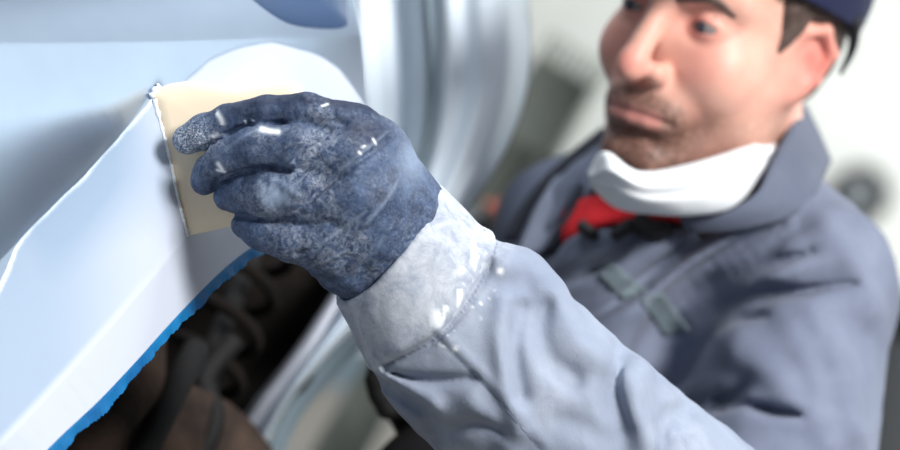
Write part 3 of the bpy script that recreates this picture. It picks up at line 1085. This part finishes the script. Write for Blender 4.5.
def coat(p):
    d = coat_base(p)
    d = smax(d, -chain(p, (NECKV + (0, 0, .004)).astype(np.float32), np.interp(np.arange(20), [0, 6, 12, 19], [.022, .020, .015, .006]), .004), .006)
    d = d + (0.0014 * noise3(p, 38, 21, 3) + 0.0007 * noise3(p, 150, 22, 2)).astype(np.float32)
    for pts, amp, w in FOLDS:
        if amp > 0:
            off = np.array([.0045, -.0065, -.001])
            d = crease(p, d, pts + off * (w / .006), -.0040 * w / .006, w * 1.7)
        else:
            d = fold_in(p, d, pts, amp, w, kz=.6)
    wob = (0.0012 * noise3(p, 130, 24, 2)).astype(np.float32)
    for pts, amp, w in FOLDS:
        if amp > 0:
            d = fold_in(p, d, pts, .006 * w / .006, w * 1.5, kz=.5)
            d = slit(p + wob[:, None], d, pts, w * .92, .26, .006)
    return d


lo = np.min([P(470, 640, 1.7), P(470, 640, 2.2), P(905, 100, 1.7), P(905, 100, 2.2)], axis=0)
hi = np.max([P(470, 640, 1.7), P(470, 640, 2.2), P(905, 100, 1.7), P(905, 100, 2.2)], axis=0)
lo = np.array([-.10, -.34, 1.66]); hi = np.array([.40, .115, 2.22])
V, Q = sculpt(coat, lo, hi, 0.0026)
coverall = obj('coverall', V, Q, M_COAT, person)
coverall['label'] = 'blue-grey work coverall with creased chest and shoulder'



# collar: upright band at his left of the neck, folding to the front
ribbon('collar', loft([[P(806, 104, 1.940), P(790, 130, 1.868), P(774, 160, 1.836), P(758, 192, 1.820), P(722, 214, 1.815), P(680, 220, 1.818)],
                       [P(818, 128, 1.945), P(806, 152, 1.872), P(794, 178, 1.840), P(774, 204, 1.822), P(728, 222, 1.818), P(684, 227, 1.822)],
                       [P(832, 160, 1.940), P(824, 176, 1.885), P(812, 200, 1.848), P(784, 220, 1.830), P(734, 231, 1.824), P(690, 234, 1.828)]], 10, 28), M_COATDARK, coverall, .004, 'turned-up grey collar at the side of the neck')
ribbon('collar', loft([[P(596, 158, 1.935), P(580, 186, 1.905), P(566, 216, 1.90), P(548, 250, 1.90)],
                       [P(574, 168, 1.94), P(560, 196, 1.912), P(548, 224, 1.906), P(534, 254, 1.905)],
                       [P(554, 178, 1.95), P(540, 200, 1.925), P(528, 226, 1.92), P(516, 258, 1.915)]], 10, 24), M_LAPEL, coverall, .004, 'lapel on the far shoulder with its light painted in')
ribbon('collar_lining_shade', loft([[P(612, 126, 1.99), P(584, 150, 1.965), P(558, 172, 1.95), P(532, 204, 1.94), P(514, 240, 1.935)],
                       [P(600, 128, 2.0), P(570, 152, 1.985), P(544, 176, 1.97), P(520, 206, 1.96), P(502, 240, 1.95)]], 6, 24), M_LINING_SHADE, coverall, .003, 'dark strip painting the shade on the far shoulder')  # outer ribbon stands in for the shaded far shoulder
ribbon('collar_lining_shade', loft([[P(612, 128, 1.99), P(602, 156, 1.93), P(592, 188, 1.895), P(574, 222, 1.89), P(552, 256, 1.895)],
                       [P(590, 142, 1.985), P(582, 168, 1.927), P(574, 194, 1.897), P(559, 222, 1.893), P(541, 254, 1.897)]], 6, 24), M_LINING_SHADE, coverall, .003, 'dark lining inside the far lapel')
# shirt seen in the open neck
tee = []
for dy in (-16, -8, 0, 8, 16):
    tee.append([hit(coat_base, x, y + dy, 1.6, 2.25) + (0, 0, .010 + .002 * math.sin(x * .3)) for x, y in [(690, 206), (670, 204), (650, 204), (630, 205), (612, 207), (598, 210), (584, 214), (572, 220), (562, 230)]])
tee = np.array(tee)
ribbon('red_shirt', tee, M_TEE, person, .003, 'red shirt showing at the open collar')


def on_coat(px, py, lift=0.0):
    h = hit(coat, px, py, 1.6, 2.25)
    return h - (h / np.linalg.norm(h)) * lift


# tape patches over the chest, toggles on the neck flap
for quad in ([(590, 268), (612, 262), (646, 290), (622, 300)], [(640, 300), (662, 292), (690, 330), (664, 336)]):
    A, B_, C_, D_ = [np.array(q, float) for q in quad]
    rows = [[on_coat(*((A * (1 - u) + B_ * u) * (1 - w) + (D_ * (1 - u) + C_ * u) * w), .0025) for u in np.linspace(0, 1, 7)] for w in np.linspace(0, 1, 9)]
    ribbon('tape_patch', rows, M_STRIPE, coverall, .001, 'faded olive-grey tape on the chest')
for pth, r in (([(580, 224), (587, 230), (596, 236)], .0050), ([(634, 219), (646, 227), (660, 233)], .0080), ([(612, 238), (622, 230), (633, 222)], .0050), ([(650, 234), (660, 231), (668, 226)], .0075)):
    pts = spline([hit(coat_base, a, b, 1.6, 2.25) - (0, 0, .004) for a, b in pth], 10)
    v, f = tube(pts, np.r_[r * .6, np.full(8, r), r * .6], 10)
    obj('toggle', v, f, M_BLACK, coverall)
pts = spline([on_coat(a, b, .0015) for a, b in [(574, 222), (560, 246), (546, 268), (536, 292)]], 26)
v, f = tube(pts, .0028, 8); obj('front_placket', v, f, M_COATDARK, coverall)


# ---- forearm sleeve with its cuff
AX = [(389, 241, 1.556), (436, 303, 1.568), (478, 352, 1.578), (560, 424, 1.600), (645, 497, 1.630), (760, 590, 1.680)]
RADPX = [77, 86, 99, 102, 104, 104]
AXP = [P(*q) for q in AX]; RAD = [r * q[2] / FPX for r, q in zip(RADPX, AX)]
AXD = spline(np.c_[np.array(AXP), np.array(RAD)], 40)


_h = [P(437, 181, 1.556), P(406, 249, 1.5115), P(338, 299, 1.556)]
HEMN = np.cross(_h[1] - _h[0], _h[2] - _h[0]); HEMN /= np.linalg.norm(HEMN)
HEMC = _h[0]
if (AXD[10, :3] - HEMC) @ HEMN > 0: HEMN = -HEMN


def sleeve_base(p):
    d = chain(p, AXD[::2, :3].astype(np.float32), AXD[::2, 3].astype(np.float32), .004)
    a0 = AXD[0, :3]; dr = AXD[3, :3] - a0; dr /= np.linalg.norm(dr)
    d = smin(d, sph(p, P(500, 306, 1.578), 54 * 1.578 / FPX), .012)
    d = np.maximum(d, ((p - HEMC) @ HEMN).astype(np.float32))
    return d


SF = []
for pxs, amp, w in [
    ([(385, 366), (436, 338), (470, 300), (492, 258), (499, 236)], .0030, .0028),        # cuff seam step
    ([(380, 360), (430, 331), (462, 295), (485, 253), (493, 232)], -.0012, .006),
    ([(434, 334), (462, 362), (500, 402), (540, 448)], .0004, .0012),                    # long sleeve seam
    ([(440, 331), (468, 358), (506, 398), (546, 444)], -.0010, .0035),
    ([(386, 370), (410, 378), (440, 380), (470, 378)], .0024, .0040),
    ([(378, 380), (398, 394), (424, 412), (430, 428)], .0060, .0050),
    ([(388, 374), (406, 386), (432, 404)], -.0030, .0070),
    ([(504, 300), (500, 340), (508, 392), (520, 430)], -.0030, .0070),
    ([(522, 310), (514, 350), (520, 396)], .0032, .0060),
    ([(552, 292), (540, 330), (550, 360), (574, 380)], .0030, .0070),
    ([(556, 300), (580, 340), (620, 372)], -.0035, .0100),
    ([(622, 352), (610, 390), (624, 430)], .0038, .0080),
    ([(640, 372), (634, 410), (650, 446)], -.0035, .0090),
    ([(690, 410), (664, 424), (660, 450)], .0036, .0070),
    ([(504, 262), (528, 262), (550, 288)], -.0050, .0100),
    ([(470, 400), (494, 426), (510, 450)], -.0020, .0080),
    ([(430, 440), (470, 424), (500, 432)], .0018, .0060),
    ([(560, 420), (590, 430), (620, 450)], .0020, .0080),
]:
    SF.append((hitline(sleeve_base, pxs, 1.45, 1.75), amp * (2.3 if w > .0045 else 1.7), w))


SLITS = [(hitline(sleeve_base, q, 1.45, 1.75), r) for q, r in (
    ([(372, 380), (392, 394), (416, 408), (428, 420), (430, 436)], .0042),
    ([(388, 371), (414, 379), (446, 381), (476, 378)], .0020),
    ([(626, 352), (616, 386), (626, 424)], .0024),
    ([(690, 408), (668, 424), (664, 452)], .0026),
    ([(446, 436), (476, 424), (502, 432)], .0016))]


def sleeve(p):
    d = sleeve_base(p) + (0.0016 * noise3(p, 55, 31, 3) + 0.0004 * noise3(p, 240, 32, 2)).astype(np.float32)
    for pts, amp, w in SF:
        d = fold_in(p, d, pts, amp, w)
    for pts, r in SLITS:
        d = slit(p, d, pts, r, .35, .004)
    # hollow end that the wrist goes into
    a0 = AXD[0, :3].astype(np.float32); a1 = AXD[5, :3].astype(np.float32)
    d = smax(d, -cone(p, a0 - (a1 - a0) * .5, a1, RAD[0] - .0030, RAD[0] - .0030), .002)
    return d


lo = np.array([-.085, -.245, 1.47]); hi = np.array([.235, .035, 1.76])
V, Q = sculpt(sleeve, lo, hi, 0.0017)
qx = PX(V)
nearside = sstep(V[:, 2], 1.62, 1.56)
g1 = pline_px(V, [(385, 366), (436, 338), (470, 300), (492, 258), (499, 236)])
g2 = pline_px(V, [(434, 334), (462, 362), (500, 402), (540, 448), (560, 470)])
s_, al = sdist2(qx, spline([(385, 366), (436, 338), (470, 300), (492, 258), (499, 236)], 30))
s_ = s_ * np.sign(sdist2(np.array([[390., 250.]]), spline([(385, 366), (436, 338), (470, 300), (492, 258), (499, 236)], 30))[0][0])
seam = np.clip(np.exp(-(g1 / 1.1) ** 2) * .8 + np.exp(-(g2 / 1.0) ** 2) * .9, 0, 1)
nz = noise3(V, 330, 41, 3); nz2 = noise3(V, 900, 42, 2)
band = np.exp(-((s_ - 14) / 9) ** 2) * sstep(al, .28, .42)
splash = band * sstep(nz + .5 * nz2, -.02, .42) + np.exp(-((s_ + 10) / 8) ** 2) * sstep(nz2 + .4 * nz, .75, 1.0) * sstep(al, .2, .4) * (1 - sstep(al, .6, .8)) * .8
dust = np.clip(sstep(s_, -30, 30) * 1.0 + 0.30 * sstep(noise3(V, 40, 44, 2), -.1, .6), 0, 1)
for x, y, r in ((500, 271, 3.2), (486, 236, 3), (455, 349, 2.6), (474, 262, 3)):
    splash = np.maximum(splash, np.exp(-(((qx[:, 0] - x) ** 2 + (qx[:, 1] - y) ** 2) / r ** 2)))
slv = obj('sleeve', V, Q, M_SLEEVE, person, attrs={'dust': dust, 'putty': np.clip(splash, 0, 1) * .9 * nearside, 'seam': seam * nearside})
slv['label'] = 'pale dusty left sleeve with a wide stitched cuff'
for pxs, r in (([(384, 367), (436, 339), (470, 301), (490, 263), (495, 247)], .0004), ([(435, 335), (462, 363), (500, 403), (540, 449)], .00038)):
    pts = hitline(sleeve, [tuple(a) for a in pxs], 1.45, 1.75, 40)
    v, f = tube(pts, r, 6); obj('stitching', v, f, M_THREAD, slv)


# ---- left glove
def G(px, py, rpx, depth):
    z = depth
    return P(px, py, z), rpx * z / FPX


def fin(lst):
    pr = [G(*q) for q in lst]
    return np.array([a for a, _ in pr], np.float32), np.array([b for _, b in pr], np.float32)


IDX = fin([(188, 140, 15.0, 1.5425), (205, 131, 17.0, 1.5385), (228, 122, 17.0, 1.5340), (268, 114, 18.5, 1.5240), (306, 113, 19.5, 1.5170), (352, 131, 27, 1.5130)])
MID = fin([(204, 181, 14.5, 1.5415), (210, 172, 15.5, 1.5370), (226, 158, 18.5, 1.5250), (258, 148, 23.0, 1.5150), (300, 149, 25.0, 1.5080), (350, 160, 30, 1.5080)])
RNG = fin([(230, 196, 16.5, 1.5360), (248, 195, 21.0, 1.5260), (272, 195, 25.5, 1.5120), (306, 195, 29.0, 1.5080), (356, 196, 32, 1.5100)])
LIT = fin([(246, 224, 15.0, 1.5290), (262, 229, 21.0, 1.5230), (292, 236, 26.0, 1.5180), (330, 238, 32.0, 1.5180), (368, 226, 36, 1.5230)])
THB = fin([(232, 150, 14.0, 1.5615), (262, 154, 16.0, 1.5610), (300, 166, 19.0, 1.5590), (344, 186, 26.0, 1.5520)])
WR = fin([(364, 162, 50, 1.5320), (364, 190, 58, 1.5320), (378, 218, 65, 1.5450), (389, 240, 67, 1.5570), (404, 258, 62, 1.5620), (430, 292, 54, 1.566)])


def glove_base(p):
    ki = .0035
    back = chain(p, WR[0], WR[1], .01)
    web = smin(cone(p, IDX[0][-1], RNG[0][-1], .0145, .0195), cone(p, MID[0][-1], LIT[0][-1], .0175, .022), .012)
    web = smin(web, cone(p, P(330, 240, 1.524), P(345, 262, 1.534), .021, .020), .012)
    d = smin(back, web, .014)
    kn = None
    for F_, k in ((IDX, .004), (MID, .004), (RNG, .004), (LIT, .004)):
        c = chain(p, F_[0], F_[1], .004)
        kn = c if kn is None else smin(kn, c, .0016)
    d = smin(d, kn, .008)
    d = smin(d, chain(p, THB[0], THB[1], .004), .006)
    return d


GF = []
for pxs, amp, w in [
    # gaps between the fingers
    ([(190, 155), (205, 147), (222, 138), (250, 125), (282, 124)], .0046, .0016),
    ([(213, 188), (221, 178), (242, 171), (268, 168), (290, 172)], .0046, .0016),
    ([(226, 214), (245, 217), (268, 220), (288, 221), (302, 214)], .0060, .0016),
    # long crease over the knuckles and the ridge beside it
    ([(392, 134), (372, 152), (346, 170), (318, 192), (298, 213)], .0040, .0018),
    ([(386, 128), (362, 146), (336, 164), (310, 184)], -.0016, .0045),
    ([(398, 142), (376, 160), (350, 180), (322, 200)], -.0014, .0040),
    # fine pulls
    ([(368, 212), (340, 232), (316, 248), (298, 254)], .0016, .0020),
    ([(372, 216), (344, 237), (320, 254)], -.0014, .0026),
    ([(346, 256), (330, 264), (310, 270)], .0013, .0018),
    ([(384, 234), (374, 252), (364, 268)], .0012, .0018),
    ([(400, 180), (388, 200), (366, 222)], -.0012, .0030),
    ([(318, 158), (302, 172), (288, 182)], .0014, .0020),
    ([(330, 132), (312, 146), (296, 160)], .0013, .0018),
    ([(344, 124), (326, 120), (312, 126)], .0012, .0018),
    ([(318, 98), (330, 104), (334, 116)], .0014, .0018),
    ([(300, 95), (312, 102), (318, 112)], -.0010, .0020),
    ([(326, 282), (342, 272), (352, 258)], .0012, .0018),
    ([(312, 274), (328, 268), (344, 250)], -.0010, .0024),
    ([(270, 180), (284, 186), (296, 196)], -.0010, .0026),
]:
    GF.append((hitline(glove_base, pxs, 1.40, 1.62), amp, w))
HEM = np.array([(437, 181), (428, 207), (412, 236), (394, 260), (370, 283), (343, 298)], float)
hem3 = hitline(glove_base, [tuple(q) for q in HEM], 1.40, 1.64, 30)


def glove(p):
    d = glove_base(p)
    d = d + (0.0005 * noise3(p, 190, 51, 3) + 0.00025 * noise3(p, 600, 52, 2)).astype(np.float32)
    for pts, amp, w in GF:
        d = crease(p, d, pts, amp, w)
    return d


V, Q = sculpt(glove, (-.185, -.065, 1.46), (.0, .090, 1.615), 0.00095)
qx = PX(V)
# facing the camera side only gets the splashes
ns_ = noise3(V, 520, 61, 3); nl = noise3(V, 70, 62, 3)
tip = np.exp(-(((qx[:, 0] - 189) / 22) ** 2 + ((qx[:, 1] - 141) / 18) ** 2))
fr = V[:, 2] < 1.556
arc = np.exp(-(pline_px(V, [(217, 113), (222, 122), (220, 132), (210, 139)]) / 2.6) ** 2)
put = np.maximum(0 * tip, arc * sstep(ns_, -.5, .2) * .75)
for pts, r in (([(262, 129), (270, 131), (278, 132)], 2.6), ([(218, 164), (222, 170)], 2.0), ([(225, 172), (217, 170)], 1.3),
               ([(373, 139), (376, 144)], 0.9), ([(362, 147), (365, 146)], 0.9), ([(359, 152), (361, 154)], 1.1), ([(412, 136), (414, 141)], 1.0),
               ([(245, 121), (246, 123)], .9), ([(322, 106), (328, 104)], .9), ([(252, 120), (254, 121)], .8)):
    put = np.maximum(put, np.exp(-(pline_px(V, pts, 8) / r) ** 2))
clean = np.maximum(np.exp(-(((qx[:, 0] - 368) / 30) ** 2 + ((qx[:, 1] - 132) / 20) ** 2)) * .9, np.exp(-(pline_px(V, [(230, 110), (262, 102), (300, 98), (345, 103), (385, 112)]) / 9) ** 2) * .85)
clean = np.maximum(clean, np.exp(-(((qx[:, 0] - 255) / 26) ** 2 + ((qx[:, 1] - 113) / 9) ** 2)) * .8)
dust = np.clip(.16 + tip * .9 + .45 * sstep(nl, 0, .6) + .3 * np.exp(-(((qx[:, 0] - 315) / 45) ** 2 + ((qx[:, 1] - 150) / 34) ** 2)), 0, 1)
rub = np.exp(-(((qx[:, 0] - 276) / 14) ** 2 + ((qx[:, 1] - 197) / 11) ** 2)) * .7
rub = np.maximum(rub, np.exp(-(((qx[:, 0] - 412) / 14) ** 2 + ((qx[:, 1] - 158) / 26) ** 2)) * .45)
for ln in ([(366, 211), (340, 230), (318, 246)], [(344, 252), (330, 259), (312, 266)], [(388, 132), (366, 150), (340, 170)], [(398, 180), (386, 201), (366, 224)], [(384, 236), (376, 252)], [(226, 150), (242, 137), (262, 128)]):
    rub = np.maximum(rub, np.exp(-(pline_px(V, ln, 20) / 1.6) ** 2) * .3)
glv = obj('glove', V, Q, M_GLOVE, person, attrs={'dust': dust * (1 - .7 * clean), 'clean': clean, 'putty': np.clip(put, 0, 1) * fr, 'rub': rub * fr, 'splat': np.clip(tip * 1.3, 0, 1) * fr})
glv['label'] = 'dark blue rubber glove dusted with filler, pinching the spreader'


# ---- his other hand, black glove low behind the sleeve
def glove2(p):
    a = lambda x, y, z: P(x + 16, y, z).astype(np.float32)
    d = cone(p, a(420, 425, 1.90), a(396, 392, 1.88), .030, .026)
    for pts in ([(388, 362, 1.855), (374, 352, 1.85), (366, 366, 1.845)], [(384, 376, 1.85), (368, 366, 1.845), (361, 380, 1.842)],
                [(384, 392, 1.85), (368, 382, 1.845), (364, 394, 1.842)], [(388, 404, 1.855), (374, 398, 1.85), (372, 408, 1.845)],
                [(400, 366, 1.85), (390, 352, 1.84), (378, 350, 1.835)]):
        d = smin(d, chain(p, [a(*q) for q in pts], (.0115, .0105, .009), .003), .006)
    return d


lo = np.array([-.09, -.18, 1.80]); hi = np.array([.02, -.07, 1.96])
V, Q = sculpt(glove2, lo, hi, 0.002)
obj('glove', V, Q, M_RUBBER, person)['label'] = 'black glove on the lowered right hand'


# ---- legs: he kneels, sitting back on his heels
def legs(p):
    a = lambda v: ((np.asarray(v, float) - CAM) @ RM.T).astype(np.float32)
    d = None
    for hip, knee, ankle, toe in LEG:
        c = chain(p, [a(hip), a(knee)], (.095, .068), .01)
        c = smin(c, chain(p, [a(knee), a(ankle)], (.064, .045), .01), .03)
        d = c if d is None else smin(d, c, .02)
    return d + (0.002 * noise3(p, 40, 71, 2)).astype(np.float32)


hipc = W(P(660, 640, 2.0))
kn1 = W(P(452, 515, 1.86)); kn2 = W(P(560, 720, 1.75))
kn1[2] = max(kn1[2], .07); kn2[2] = .075
LEG = [(hipc + (-.09, .06, 0), kn1, np.array([kn1[0] + .06, kn1[1] + .03, .09]), None),
       (hipc + (.09, -.04, -.02), kn2, np.array([hipc[0] + .12, hipc[1] + .14, .06]), None)]
allp = np.array([x for l in LEG for x in l[:3]]); ac = (allp - CAM) @ RM.T
V, Q = sculpt(legs, ac.min(0) - .13, ac.max(0) + .13, 0.006)
trous = obj('trousers', V, Q, M_TROUSER, person)
for l in LEG:
    an = l[2]; dirn = np.array([-1.0, -.2, 0]) if l is LEG[0] else np.array([.5, .9, 0]); dirn /= np.linalg.norm(dirn)
    if l is LEG[0]:
        v, f = join([tube(spline([an + (0, 0, .05), an + (0, 0, -.04)], 6), .05, 14), tube(spline([an - dirn * .06 + (0, 0, -.05), an + dirn * .08 + (0, 0, -.045), an + dirn * .18 + (0, 0, -.055)], 12), np.r_[.038, np.full(9, .04), .036, .022], 14)])
    else:
        v, f = tube(spline([an - dirn * .04, an + dirn * .08, an + dirn * .2 - (0, 0, .01)], 12), np.r_[.05, np.full(9, .048), .04, .024], 14)
    obj('boot', v, f, M_RUBBER, person, world=True)

# putty squeezed out along the spreader edge
bd_ = np.array([on_fender(*q, 0.0010) for q in spline([(155, 99), (159, 116), (164, 140), (171, 170), (178, 204), (187, 237)], 90)])
bd_[:, 2] -= 0.0016
rr = 0.00095 + 0.0006 * np.abs(np.sin(np.arange(90) * .9) * np.sin(np.arange(90) * .37 + 1)) + np.where(np.arange(90) < 12, .0008, 0)
v1 = tube(bd_, rr, 8)
bl = []
for x, y, r in ((155, 92, .0032), (152, 97, .0024), (158, 88, .0022), (156, 100, .0026), (160, 97, .0018), (157, 85, .0014)):
    c = on_fender(x, y, .0018); c[2] -= .001
    bl.append(lathe([(.0002, -r * .8), (r * .7, -r * .5), (r, 0), (r * .6, r * .6), (.0002, r * .8)], 10, c + rng.normal(size=3) * .0006, rng.normal(size=3)))
v, f = join([v1] + bl)
obj('squeezed_filler', v, f, M_PUTTY, car)['label'] = 'white bead of wet filler along the spreader edge'

# ------------------------------------------------------------------ blurred things behind
M_OLIVE = plain('olive_grey_case', lin(98, 104, 98), 0.7, var=lin(82, 88, 84), scale=4)
M_STEEL = plain('brushed_steel', lin(150, 156, 160), 0.35, 0.6)
M_ORANGE = plain('orange_red_plastic', lin(138, 66, 52), 0.5)
M_GREYMET = plain('grey_dome', lin(158, 166, 172), 0.4, 0.3)
M_CRATE = plain('dark_grey_bin', lin(86, 90, 94), 0.6)
M_BROWN = plain('brown_board', lin(120, 110, 98), 0.8)

# leaning board by the wall
b0, b1 = P(482, 215, 3.3), P(556, 92, 3.5)
axd = (b1 - b0); sd = np.cross(axd, [0, 0, 1.0]); sd /= np.linalg.norm(sd)
lowp = W(b0 - axd * 1.0)
kk = (W(b0)[2]) / max(1e-6, (W(b1) - W(b0))[2])
foot = b0 - axd * kk
top = b1
ln = np.linalg.norm(top - foot); ad = (top - foot) / ln
th = np.cross(ad, sd)
v1 = box((foot + top) / 2 + ad * .0, ad * (ln / 2), sd * .03, th * .015, .004)
v2 = box(top - ad * .06, ad * .085, sd * .05, th * .03, .01)
brd = thing('push_broom', W(foot), 'olive grey broom standing behind the car with its head up', 'broom')
obj('handle', *v1, M_OLIVE, brd); obj('broom_head', *v2, M_OLIVE, brd)
bris = join([box(top - ad * .06 + sd * s_ + ad * .11, ad * .03, sd * .004, th * .022) for s_ in np.linspace(-.045, .045, 8)])
o = obj('bristles', *bris, M_OLIVE, brd)
o['kind'] = 'stuff'

# trolley carrying an orange-red trigger bottle
tp = P(492, 236, 2.75); tw = W(tp)
trl = thing('tool_trolley', (tw[0] + .16, tw[1] + .1, 0), 'dark metal trolley behind the kneeling man carrying a trigger bottle', 'trolley')
c = np.array([tw[0] + .16, tw[1] + .1, tw[2]])
obj('top_tray', *box(c - (0, 0, .012), (.2, 0, 0), (0, .14, 0), (0, 0, .012), .004), M_CRATE, trl, world=True)
obj('lower_tray', *box(np.array([c[0], c[1], .22]), (.2, 0, 0), (0, .14, 0), (0, 0, .012), .004), M_CRATE, trl, world=True)
for sx in (-1, 1):
    for sy in (-1, 1):
        obj('leg', *box(np.array([c[0] + sx * .185, c[1] + sy * .125, (c[2] - .024 + .0) / 2]), (.012, 0, 0), (0, .012, 0), (0, 0, (c[2] - .024) / 2), .002), M_CRATE, trl, world=True)
btl = thing('spray_bottle', (tw[0], tw[1], tw[2] + .001), 'small dark bottle with orange-red trigger top beyond the sleeve', 'bottle')
obj('bottle', *lathe([(.026, .0), (.028, .004), (.028, .012), (.014, .020), (.012, .024)], 24, tw + (0, 0, .001), (0, 0, 1)), M_RUBBER, btl, world=True)
obj('trigger_head', *join([lathe([(.006, .023), (.007, .026), (.007, .032), (.005, .038), (.002, .040)], 20, tw + (0, 0, .0), (0, 0, 1)),
                           box(tw + (-.009, 0, .034), (.007, 0, 0), (0, .005, 0), (0, 0, .004), .002)]), M_ORANGE, btl, world=True)

# round fitting on the wall at the right
ry = WALL_Y
r0 = P(859, 192, 1.0); wd = WD(r0); kk = (ry - CAM[1]) / wd[1]
rc = CAM + wd * kk
dm = thing('wall_fan', rc, 'round dark-rimmed grey fan fitted on the white wall', 'fan')
obj('rim', *lathe([(.038, 0.0), (.062, 0.0), (.064, .02), (.064, .05), (.058, .06), (.048, .056), (.045, .03), (.040, .02)], 40, rc, (0, -1, 0)), M_RUBBER, dm, world=True)
obj('hub', *lathe([(.020, .0), (.021, .025), (.017, .04), (.004, .045)], 24, rc, (0, -1, 0)), M_GREYMET, dm, world=True)
for k in range(6):
    a = k * math.pi / 3
    e = np.array([math.cos(a), 0, math.sin(a)]); t_ = np.array([-math.sin(a), 0, math.cos(a)])
    obj('blade', *box(rc + e * .032 + (0, -.03, 0), e * .014, t_ * .012 + np.array([0, .008, 0]), np.cross(e, t_) * .002), M_GREYMET, dm, world=True)

# dark bin and board at the right edge
def floor_at(px, y):
    """world x of a pixel column on the wall-parallel plane y, at eye level"""
    r = WD(P(px[0], px[1], 1.0)); return CAM + r * ((y - CAM[1]) / r[1])


q = floor_at((915, 330), 4.2)
bn_ = thing('waste_bin', (q[0] + .02, q[1], 0), 'dark grey bin standing at the wall beyond the shoulder', 'bin')
zt = floor_at((905, 296), 4.2)[2]
obj('tub', *lathe([(.10, .0), (.115, .02), (.135, zt - .06), (.14, zt - .05)], 32, (q[0] + .02, q[1], 0), (0, 0, 1)), M_CRATE, bn_, world=True)
obj('lid', *lathe([(.146, zt - .05), (.148, zt - .02), (.12, zt - .004), (.03, zt), (.02, zt)], 32, (q[0] + .02, q[1], 0), (0, 0, 1)), M_RUBBER, bn_, world=True)
